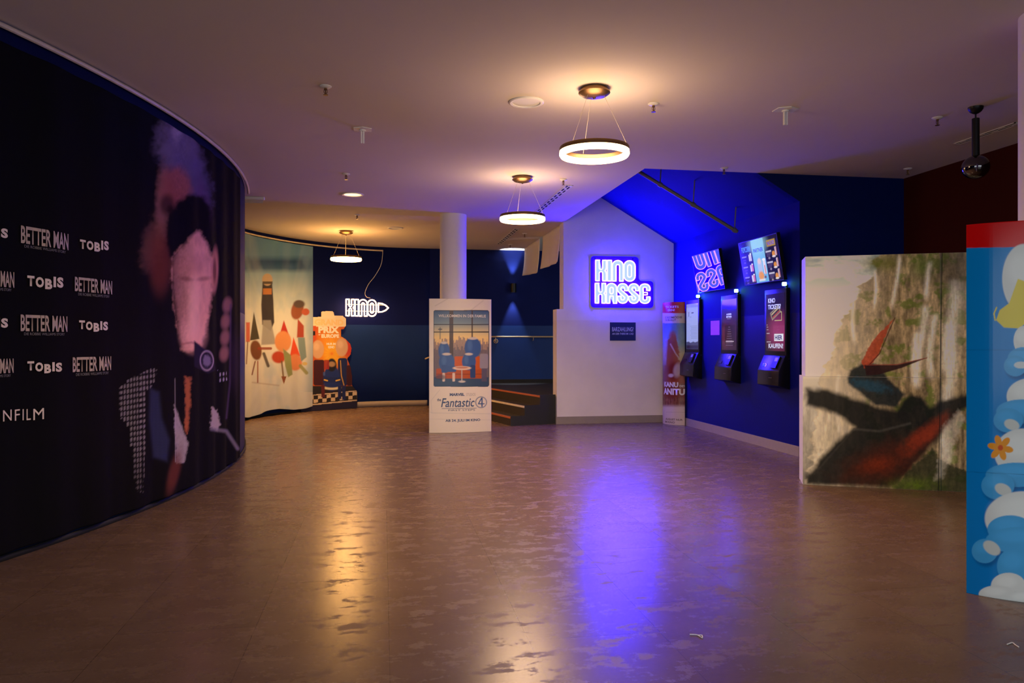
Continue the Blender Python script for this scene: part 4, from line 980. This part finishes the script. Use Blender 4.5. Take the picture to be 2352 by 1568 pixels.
# --- white stand with the blue film picture
def art_white(A):
    X, Y = A.X, A.Y
    A.fill((216, 206, 196)); A.line([(1000, 702), (1028, 686)], 2, (170, 160, 155), .5, 3); A.line([(1082, 712), (1110, 690)], 2, (170, 160, 155), .4, 3)
    A.line([(985, 945), (992, 948), (1128, 950)], 1, (150, 155, 165), .5, 2); A.line([(987, 962), (1128, 964)], 1, (150, 155, 165), .35, 2); A.line([(992, 948), (990, 920), (1010, 895)], 1, (150, 155, 165), .4, 2)
    p = np.array(A.c)
    A.rect(995.5, 712, 1123.5, 888, (40, 50, 72), 1, .8, rnd=5); ins = (X > 997) & (X < 1122) & (Y > 714) & (Y < 886)
    q = np.array(A.c)
    A.vgrad([(712, (58, 88, 130)), (742, (118, 140, 152)), (760, (196, 182, 142)), (775, (226, 196, 132)), (800, (206, 164, 116)), (830, (120, 106, 104))], np.where(ins, 1, 0))
    h = 775+18*fbm(np.floor(X/3.2), X*0, 1, 5)-8*np.exp(-((X-1058)/14)**2); A.blend(lin(132, 116, 118), np.where(ins & (Y > h), .8, 0)); h2 = 790+14*fbm(np.floor(X/2.4), X*0, 1, 9); A.blend(lin(96, 90, 104), np.where(ins & (Y > h2), .75, 0))
    A.mul(np.where(ins & (Y > 778) & (Y < 835), .8+.4*fbm(X*1.3, Y/4, 3, 4), 1))
    A.line([(1011, 752), (1011, 778)], 2, (90, 96, 100), .9, 1); A.ell(1011, 756, 5, 2, (80, 86, 92), .9)
    for x0, x1 in ((1032, 1041), (1083, 1086)): A.rect(x0, 712, x1, 822, (70, 58, 60), .95, .8)
    A.rect(997, 744, 1122, 746, (46, 52, 62), 1, .6); A.rect(997, 761, 1122, 763.5, (46, 46, 54), 1, .6)
    A.rect(997, 866, 1122, 887, (52, 74, 104), 1, 1.5)
    A.rect(1002, 846, 1108, 869, (168, 76, 32), 1, 1, rnd=3); A.rect(1044, 818, 1104, 848, (186, 84, 34), 1, 1, rnd=3); A.rect(1002, 858, 1108, 860, (120, 48, 24), .8, 1); A.rect(1069, 818, 1071, 848, (120, 50, 24), .8, 1)
    # blue upholstered chairs and cushions with pale piping in place of the people
    for x, y, rx, ry in ((1020, 806, 13, 22), (1026, 832, 18, 22), (1086, 798, 19, 24), (1077, 830, 16, 20)):
        A.ell(x, y, rx, ry, (52, 86, 146), 1, .08); A.ell(x-rx*.35, y-ry*.2, rx*.3, ry*.5, (76, 112, 170), .6, .5); A.ell(x, y-ry+3, rx*.55, 3, (212, 200, 188), .8, .3)
    A.rect(1014, 838, 1028, 856, (50, 80, 138), 1, 1, rnd=3); A.rect(1080, 838, 1092, 868, (40, 64, 116), 1, 1, rnd=3); A.rect(1016, 856, 1022, 876, (214, 196, 184), .9, 1, rnd=2); A.rect(1039, 856, 1045, 876, (214, 196, 184), .9, 1, rnd=2); A.rect(1024, 840, 1048, 854, (50, 82, 140), 1, 1, rnd=4)
    A.rect(1102, 812, 1121, 846, (140, 134, 150), .95, 2, rnd=4); A.rect(1106, 846, 1118, 876, (84, 80, 104), .9, 2); A.ell(1012, 866, 12, 6, (40, 52, 78), .7, .4)
    A.ell(1061, 845, 21, 4.5, (214, 190, 176), 1, .15); A.ell(1061, 844, 15, 2.4, (176, 96, 70), .8, .3); A.rect(1059.5, 849, 1062, 874, (176, 172, 172), .9, 1); A.ell(1061, 876, 8, 2.5, (196, 190, 186), .9, .3)
    keep = ((np.abs(X-1059.5)-64+5).clip(0)**2+(np.abs(Y-800)-88+5).clip(0)**2)**.5 < 5
    A.c = np.where(keep[:, None], A.c, p)
    # logo ring with the 4
    e = np.hypot(X-1105, Y-923.5); A.blend(lin(66, 92, 140), np.exp(-((e-12.4)/1.0)**2)*.95)
    A.line([(1106, 914), (1099, 927), (1112, 927)], 2.4, (52, 84, 140), 1, .9); A.line([(1107, 914), (1107, 933)], 3, (52, 84, 140), 1, .9)
    A.line([(1015, 938), (1094, 937)], 1.2, (60, 84, 130), .9, 1)
    A.mul(1.03)
P0 = ray(985.5, 784, 10.46); P1 = ray(1128.5, 784, 10.66)
t, o, pth = stand('poster_stand', P0, P1, .055, 1.835, 'white curved poster stand with a blue film picture before the round column', art_white, art_mat('satin_print', .38, .45), 150, 320)
navy = mat('navy_print', (.045, .085, .20), .5); silver = mat('grey_logo_print', (.36, .34, .34), .5); palep = mat('pale_print', (.62, .60, .58), .5)
px_text('printed_title', 'WILLKOMMEN IN DER FAMILIE', pth, 1007, 722, 1116, 728.5, palep, o, off=.001, bold=.02, cut=.1)
px_text('printed_title', 'MARVEL', pth, 1033, 902.5, 1067, 909, navy, o, off=.001, bold=.05, cut=.1)
px_text('printed_title', 'STUDIOS', pth, 1071, 902.5, 1092, 909, silver, o, off=.001, bold=.0, cut=.1)
px_text('printed_title', 'the', pth, 1004, 914.5, 1013, 921, navy, o, off=.001, bold=.02)
px_text('printed_title', 'Fantastic', pth, 1013, 914, 1088, 934.5, navy, o, off=.001, bold=.012, cut=.1, slant=.05)
px_text('printed_title', 'FIRST STEPS', pth, 1030, 939.5, 1091, 943.5, navy, o, off=.001, cut=.1)
px_text('printed_title', 'AB 24. JULI IM KINO', pth, 1023, 962, 1103, 969.5, navy, o, off=.001, bold=.03, cut=.1)
# --- narrow stand in the corner
def art_corner(A):
    X, Y = A.X, A.Y
    A.fill((206, 190, 180)); A.rect(1500, 680, 1600, 719, (200, 34, 32), 1, 1); A.rect(1500, 719, 1600, 742, (214, 196, 172), 1, 1)
    m_ = np.where((Y > 742) & (Y < 935), 1, 0)
    A.vgrad([(742, (96, 134, 158)), (790, (128, 160, 158)), (815, (190, 176, 120)), (850, (150, 108, 80)), (935, (140, 86, 70))], m_)
    A.mul(1+m_*.5*(fbm(X/9, Y/14, 4, 3)-.5))
    A.poly([(1530, 785), (1545, 765), (1556, 785), (1562, 830), (1572, 880), (1520, 880), (1528, 830)], (150, 62, 36), .9, 5, 5, 8); A.ell(1545, 772, 8, 12, (160, 96, 64), .8, .4)
    A.poly([(1526, 778), (1534, 778), (1530, 838), (1522, 838)], (176, 168, 176), .6, 4); A.line([(1540, 790), (1552, 812), (1558, 820)], 3, (200, 180, 150), .8, 2); A.ell(1548, 852, 15, 20, (120, 26, 18), .9, .4)
    A.ell(1556, 850, 9, 16, (206, 190, 178), .7, .4, 10); A.ell(1541, 862, 6, 4, (214, 200, 188), .8, .4); A.ell(1524, 860, 10, 30, (120, 84, 110), .5, .6)
    A.rect(1500, 884, 1600, 914, (120, 36, 30), .85, 10)
    k = fbm(X/2.2, Y/9, 3, 12); A.blend(lin(110, 50, 46), np.where((Y > 912) & (Y < 934), 1, 0)*sst(.45, .6, k)*.8); A.blend(lin(214, 196, 190), sst(926, 938, Y))
    A.line([(1530, 946), (1575, 947)], .8, (120, 110, 110), .5, 1)
    A.mul(.8)
t, o, pth = stand('poster_stand', (4.262, 11.27), (4.43, 10.82), .13, 1.84, 'narrow curved poster stand in the corner behind the farthest ticket machine', art_corner, art_mat('gloss_print', .35, .35), 110, 300)
darkp = mat('dark_print', (.10, .06, .06), .5)
for s_, b_, m_ in (('TICKETS', (1529, 702, 1559, 707), palep), ('ERN!', (1534, 709.5, 1550, 714.5), palep), ('E KOMÖDIE', (1529, 725, 1567, 731), darkp), ('N BULLY', (1529, 732.5, 1553, 737), darkp),
                   ('KANU', (1526, 877, 1558, 889), palep), ('DES', (1561, 884, 1575, 889), palep), ('ANITU', (1525, 892, 1575, 907), palep), ('AUGUST NUR', (1529, 961, 1568, 965.5), darkp), ('IM KINO', (1528, 967, 1550, 971.5), darkp)):
    px_text('printed_title', s_, pth, *b_, m_, o, off=.0015, bold=.05 if 'A' in s_ and m_ is palep else .02, cut=.06)
# --- tall blue stand at the right edge
def art_blue(A):
    X, Y = A.X, A.Y
    A.vgrad([(520, (4, 136, 212)), (1400, (4, 126, 204))]); A.rect(2200, 480, 2600, 564, (214, 10, 12), 1, 1.5)
    A.poly([(2200, 0), (2400, 0), (2400, 566), (2234, 569), (2200, 570)], (214, 10, 12), 1, 1.5)
    def puff(x, y, rx, ry, c, sh=1): A.ell(x+4, y+8, rx, ry, (3, 52, 112), .5*sh, .2); A.ell(x, y, rx, ry, c, 1, .03); A.ell(x-rx*.15, y-ry*.3, rx*.6, ry*.45, tuple(min(255, int(v*1.08)+6) for v in c), .5, .5)
    W_, Bc = (224, 226, 220), (70, 164, 222)
    puff(2352, 640, 50, 80, W_); A.poly([(2338, 640), (2366, 650), (2362, 738), (2340, 754), (2306, 752), (2288, 735), (2296, 712), (2318, 696)], (236, 214, 56), 1, 2); A.line([(2289, 706), (2283, 720), (2286, 735)], 3, (236, 214, 56), 1, 1)
    puff(2352, 782, 24, 34, W_); puff(2350, 825, 36, 28, Bc); puff(2332, 840, 26, 24, Bc); A.ell(2345, 838, 16, 8, W_, .9, .1)
    puff(2368, 910, 56, 42, W_); puff(2346, 945, 58, 28, Bc); puff(2316, 965, 34, 28, Bc); A.ell(2324, 975, 18, 12, (214, 216, 206), .95, .12, 20)
    puff(2350, 1040, 66, 56, W_); puff(2336, 1090, 72, 28, Bc); puff(2292, 1115, 38, 32, Bc); A.ell(2304, 1124, 20, 13, (214, 216, 206), .95, .12, 25)
    puff(2350, 1190, 88, 62, W_); puff(2320, 1215, 52, 32, Bc); puff(2340, 1240, 76, 30, Bc); puff(2262, 1265, 30, 28, Bc); A.ell(2278, 1258, 22, 14, (214, 216, 206), .95, .12, 35)
    puff(2330, 1300, 40, 42, Bc); puff(2316, 1345, 40, 30, W_); puff(2290, 1364, 42, 20, W_); puff(2350, 1375, 34, 18, W_)
    for k in range(6):
        a = math.radians(k*60+12); A.ell(2298+17*math.cos(a), 1028+17*math.sin(a), 13, 7.5, (242, 156, 32), 1, .1, math.degrees(a))
    A.ell(2298, 1028, 6, 6.5, (220, 84, 20), 1, .2)
    A.line([(2200, 803), (2400, 804)], 1.2, (4, 60, 120), .6, 1.5); A.line([(2200, 1082), (2400, 1092)], 1.2, (4, 60, 120), .5, 1.5)
    A.mul(1.0)
d8 = math.radians(8); P0 = (2.862, 3.385); P1 = (P0[0]+.86*math.cos(d8), P0[1]-.86*math.sin(d8))
t, o, pth = stand('poster_stand', P0, P1, .2, 1.83, 'bright blue curved poster stand with red top band at the right edge', art_blue, art_mat('high_gloss_print', .14, .22), 420, 520)
# --- large boxed landscape display
L0 = np.array([3.645, 6.19]); D0 = np.array([1.18, -.55]); D0 /= np.linalg.norm(D0); LW = 1.72; nb = np.array([-D0[1], D0[0]])
t = thing('display_box', 'large freestanding cardboard display printed with a misty cliff landscape and waterfalls', 'display', (L0[0], L0[1], 0))
def art_cliff(A):
    X, Y = A.X, A.Y
    A.vgrad([(580, (150, 166, 166)), (680, (206, 212, 200)), (800, (236, 236, 220)), (870, (210, 210, 198)), (1120, (120, 118, 108))])
    A.blend(lin(226, 226, 210), .6*sst(.4, .65, fbm(X/60, Y/26, 4, 31))*(Y < 800))
    n = fbm(X/22, Y/40, 5, 4); n2 = fbm(X/7, Y/26, 5, 6)
    edge = np.interp(Y, [580, 600, 640, 655, 690, 740, 800, 860, 1130], [2030, 2000, 2005, 1972, 1965, 1925, 1912, 1890, 1850])+14*(fbm(Y/14, X/30, 3, 2)-.5)*2
    cl = sst(-3, 5, X-edge); rock = np.array([lin(86, 74, 54)])*(1-n2[:, None])+np.array([lin(196, 180, 142)])*n2[:, None]
    rock = rock*(.35+1.15*fbm(X/12, Y/38, 5, 9))[:, None]
    A.blend(rock, cl); 
    mist = np.clip(1-(X-1880)/170, 0, 1); A.blend(lin(222, 218, 198), cl*mist*.75)
    A.blend(lin(104, 120, 48), cl*.75*sst(.52, .68, fbm(X/24, Y/20, 4, 15))*(1-mist))
    A.blend(lin(110, 116, 44), .8*np.exp(-((X-2030)/42)**2-((Y-605)/18)**2)*(.4+n)); A.blend(lin(96, 120, 40), .7*np.exp(-((X-2120)/26)**2-((Y-612)/24)**2))
    for x, y0, y1, w_ in ((2060, 585, 720, 5), (2008, 620, 720, 4), (1966, 690, 800, 5), (2137, 600, 700, 6), (2120, 700, 900, 9), (2146, 720, 880, 8), (2108, 760, 900, 7), (2190, 640, 870, 14), (2186, 740, 1080, 13), (1930, 860, 1010, 5)):
        xx = x+6*np.sin(Y/40+x)+(Y-y0)*-.05; A.blend(lin(226, 222, 206), .8*np.exp(-((X-xx)/w_)**2)*sst(y0-6, y0+10, Y)*(1-sst(y1-30, y1, Y))*(.45+.9*fbm(X/2.5, Y/22, 3, 21)))
    A.blend(lin(190, 188, 180), .6*sst(2165, 2225, X)*(1-sst(640, 900, Y))*fbm(X/30, Y/30, 3, 8)); A.ell(2200, 620, 60, 40, (70, 62, 50), .5, .6)
    # lower half: dark slope with sweeping ridges, warm lit hollow
    low = sst(860, 872, Y); A.blend(lin(150, 150, 138), low*.35*(1-sst(1900, 2100, X)))
    g2 = np.exp(-((Y-1030-(X-1850)*.0)/120)**2); A.mul(np.where((Y > 900) & (X < 1960), .65+.7*fbm(X/8, Y/24, 4, 18), 1))
    dk = (22, 24, 24)
    A.poly([(1852, 892), (1900, 896), (1960, 916), (2020, 935), (2060, 940), (2078, 916), (2094, 904), (2118, 912), (2136, 934), (2160, 922), (2200, 908), (2235, 908), (2235, 930), (2205, 945), (2160, 1000), (2120, 1045), (2085, 1085), (2055, 1118), (1852, 1112), (1852, 1095), (1905, 1030), (1962, 980), (1920, 948), (1852, 930)], dk, .93, 16, 4, 22)
    A.poly([(1946, 880), (1952, 850), (1985, 832), (2020, 840), (2040, 870), (2080, 905), (2060, 935), (2010, 930), (1980, 905)], (34, 42, 46), .92, 10, 3, 14)
    A.ell(1998, 885, 46, 12, (50, 88, 108), .7, .6, 14, .5, 8)
    A.poly([(1985, 845), (1978, 828), (2010, 775), (2055, 730), (2040, 755), (2018, 815), (1998, 840)], (166, 84, 56), .9, 3, 3, 7); A.line([(2055, 730), (2020, 812), (1990, 845)], 2.5, (84, 40, 34), .8, 2)
    A.poly([(1985, 838), (2060, 838), (2130, 821), (2070, 845), (2018, 860), (1990, 862)], (60, 34, 32), .95, 3); A.line([(1990, 838), (2060, 837), (2128, 822)], 2, (140, 76, 64), .8, 1.5)
    A.ell(2030, 1065, 90, 40, (92, 46, 26), .75, .8, -22, .4, 20); A.ell(2125, 998, 58, 17, (146, 66, 36), .8, .7, -38, .4, 12); A.ell(2018, 1066, 34, 16, (128, 58, 26), .55, .8, -10, .3, 10)
    A.line([(1962, 985), (2020, 990), (2090, 972)], 5, (96, 96, 92), .5, 6); A.line([(1870, 1088), (1962, 985)], 3, (80, 80, 74), .5, 6)
    A.poly([(2055, 1118), (2090, 1078), (2140, 1030), (2165, 1060), (2240, 1090), (2240, 1135), (2055, 1125)], (56, 62, 38), .85, 8, 6, 9); A.blend(lin(104, 124, 40), .8*np.exp(-((X-2100)/50)**2-((Y-1112)/14)**2)*(.3+1.1*fbm(X/7, Y/6, 4, 5)))
    A.mul(np.where(Y > 1030, .8+.4*fbm(X/6, Y/6, 4, 51), 1)); A.poly([(2165, 980), (2200, 945), (2215, 960), (2185, 1040), (2165, 1100), (2150, 1100)], (190, 188, 178), .45, 14, 8, 8)
    A.grain(5, 5, .22, 61, sst(1930, 2000, X)); A.c = np.clip(A.c, 0, 1)**1.3; A.mul(2.1); A.line([(2164, 560), (2160, 870), (2155, 1140)], 2.2, (20, 20, 18), .9, 1.5)
seam = (ray(2163, 784, 6.4)); zs_ = .945
pl_ = Plane((L0[0], L0[1], 0), (D0[0], D0[1], 0), (0, 0, 1))
sseam, _ = pl_.inv(2160, 900)
mcl = art_mat('display_print', .5, .15)
ztopc = 1.992
def boxpart(name, s0, s1, z0, z1, fwd_off, nx_, nz_):
    f = Vector((-nb[0], -nb[1], 0))*fwd_off; P = lambda s, b_: Vector((L0[0]+D0[0]*s+nb[0]*b_, L0[1]+D0[1]*s+nb[1]*b_, 0))+f
    bm = B(); prism(bm, [P(s0, 0)+Vector((0, 0, z0)), P(s1, 0)+Vector((0, 0, z0)), P(s1, .32)+Vector((0, 0, z0)), P(s0, .32)+Vector((0, 0, z0))], (0, 0, z1-z0)); bx_ = obj(name, bm, M['card_white'], t)
    me = grid_mesh(pl_, s0+.0005, s1-.0005, z0+.0005, z1-.0005, nx_, nz_, fwd_off+.0012, art_cliff); obj('printed_face', me, mcl, bx_)
boxpart('cardboard_box', 0.0, sseam-.001, zs_+.001, ztopc, 0, 240, 220); boxpart('cardboard_box', sseam+.001, LW, zs_+.001, ztopc, -.004, 150, 220)
boxpart('cardboard_box', -.022, sseam-.001, 0, zs_, .012, 250, 200); boxpart('cardboard_box', sseam+.0, LW+.01, 0, zs_, .006, 150, 200)
# --- die-cut standee by the far wall
gf = [(13.62, 700), (14.36, 822)]
a = ray(gf[0][1], 784, gf[0][0]); b = ray(gf[1][1], 784, gf[1][0]); dd = (b-a); dd.z = 0
ps = Plane((a.x, a.y, 0), (dd.x, dd.y, 0), (0, 0, 1))
outl = [(690, 955), (690, 728), (738, 727), (738, 716), (741, 714), (764, 714), (767, 717), (768, 724), (788, 725), (795, 731), (795, 748), (790, 756), (784, 757), (784, 772), (794, 778), (805, 789), (808, 800), (806, 814), (798, 824), (806, 844), (809, 864), (809, 884), (821, 899), (821, 960)]
t = thing('cardboard_standee', 'orange die-cut cardboard standee with a racing picture reading GRAND PRIX OF EUROPE', 'standee', ((a.x+b.x)/2, (a.y+b.y)/2, 0))
def inpoly(X, Y, pts):
    ins = np.zeros(len(X), bool); n = len(pts)
    for i in range(n):
        x0, y0 = pts[i]; x1, y1 = pts[(i+1) % n]
        if y0 != y1: ins ^= ((y0 > Y) != (y1 > Y)) & (X < (x1-x0)*(Y-y0)/(y1-y0)+x0)
    return ins
def art_race(A):
    X, Y = A.X, A.Y
    A.fill((196, 92, 26)); A.ell(762, 800, 30, 45, (230, 160, 30), .9, .5); A.ell(762, 812, 16, 26, (236, 190, 40), .9, .5)
    for k in range(14):
        an = k*math.pi*2/14; A.line([(762, 812), (762+70*math.cos(an), 812+70*math.sin(an))], 3, (226, 130, 30), .35, 4)
    A.rect(690, 710, 800, 750, (236, 226, 206), 1, 1); A.rect(735, 712, 770, 730, (240, 232, 214), 1, 1)
    A.rect(690, 748, 726, 782, (196, 80, 30), 1, 2); A.rect(716, 760, 724, 770, (24, 20, 22), 1, 1); A.ell(798, 800, 12, 17, (196, 50, 24), .9, .3)
    # pale balloons at either side, barriers and a blue racing car in front
    for x, y, r_ in ((730, 802, 14), (785, 797, 14)): A.ell(x, y, r_, r_*1.5, (206, 170, 140), 1, .1); A.ell(x-3, y-6, r_*.45, r_*.6, (226, 196, 170), .6, .5)
    A.rect(720, 826, 745, 885, (64, 20, 26), 1, 2, rnd=5); A.rect(776, 822, 798, 886, (28, 36, 92), 1, 2, rnd=6); A.line([(782, 828), (784, 862), (790, 884)], 2, (206, 160, 60), .9, 1.2); A.rect(796, 838, 809, 886, (60, 14, 12), 1, 3, rnd=5)
    A.rect(690, 886, 830, 942, (36, 30, 30), 1, 2)
    A.ell(762, 868, 19, 30, (30, 48, 120), 1, .1); A.ell(762, 838, 11, 15, (28, 22, 24), 1, .15); A.ell(762, 836, 8, 6, (170, 140, 110), .9, .3); A.rect(742, 866, 782, 880, (26, 40, 104), 1, 1, rnd=3); A.line([(745, 872), (752, 874)], 3, (220, 180, 60), 1, 1); A.line([(772, 874), (780, 872)], 3, (220, 180, 60), 1, 1); A.ell(762, 890, 21, 5, (220, 214, 190), 1, .2); A.ell(762, 884, 20, 6, (30, 48, 120), 1, .2)
    A.rect(744, 826, 756, 848, (150, 40, 30), .9, 2, rnd=3); A.rect(742, 854, 747, 862, (60, 90, 170), .8, 1)
    yy = Y+(X-762)*.10; ch = (np.floor((X-700)/10)+np.floor((yy-905)/8)) % 2
    A.blend(lin(210, 190, 168), np.where((yy > 905) & (yy < 921), 1, 0)*(ch > .5)); A.blend(lin(205, 185, 165), np.where((np.abs(yy-903) < 1.2) | (np.abs(yy-924.5) < 1.5), 1, 0))
    A.rect(738, 884, 746, 912, (90, 28, 32), 1, 2); A.rect(776, 886, 784, 916, (26, 36, 96), 1, 2); A.rect(786, 886, 794, 918, (26, 36, 96), 1, 2)
    A.blend(lin(34, 30, 60), np.where(yy > 927, 1, 0)); A.mul(.72)
Ls = dd.length
me = grid_mesh(ps, -.1, Ls, .0, 1.86, 150, 260, 0, art_race, mask=lambda X, Y: inpoly(X, Y, outl))
o = obj('printed_panel', me, art_mat('standee_print', .45, .4), t); md = o.modifiers.new('t', 'SOLIDIFY'); md.thickness = .012; md.offset = -1
for s_, b_, m_ in (('GRAND', (722, 733, 789, 747), mat('gold_print', (.62, .48, .26), .5)), ('PRIX', (731, 749.5, 779, 765), palep), ('OF', (731, 767, 736, 770), palep), ('EUROPE', (738, 767, 779, 776), palep), ('NUR IM', (750, 787, 771, 792), palep), ('KINO', (754, 794, 768, 800), palep)):
    px_text('printed_title', s_, ps, *b_, m_, o, off=.002, bold=.06)
bm = B(); nvv = Vector((dd.y, -dd.x, 0)).normalized(); mid = (a+b)/2
e0 = a+dd*.3; e0.z = 0
# folded foot strut kept short of the wall
prism(bm, [e0-nvv*.013, e0-nvv*.075, e0-nvv*.013+Vector((0, 0, .7))], dd.normalized()*.006); obj('foot_strut', bm, M['card_edge'], t)

# ================================================================ litter on the floor
p1 = floor_at(1584, 1458); p2 = floor_at(1600, 1459); p3 = floor_at(1606, 1462); p4 = floor_at(1613, 1466); p5 = floor_at(1612, 1460); p6 = floor_at(1604, 1460)
bm = B(); tube(bm, [Vector((v[0], v[1], .003)) for v in catmull([p1, p2, p3, p4, p5, p6], 6)], .0022, 6)
single('paper_scrap', bm, M['white'], 'tiny curled pale scrap lying on the floor right of the violet reflection', 'litter')
p1 = floor_at(2313, 1481); p2 = floor_at(2325, 1477); p3 = floor_at(2332, 1482); p4 = floor_at(2340, 1487)
bm = B(); tube(bm, [Vector((v[0], v[1], .003)) for v in catmull([p1, p2, p3, p4], 6)], .0022, 6)
single('paper_scrap', bm, M['white'], 'tiny pale scrap lying on the floor near the bottom right, before the blue poster stand', 'litter')
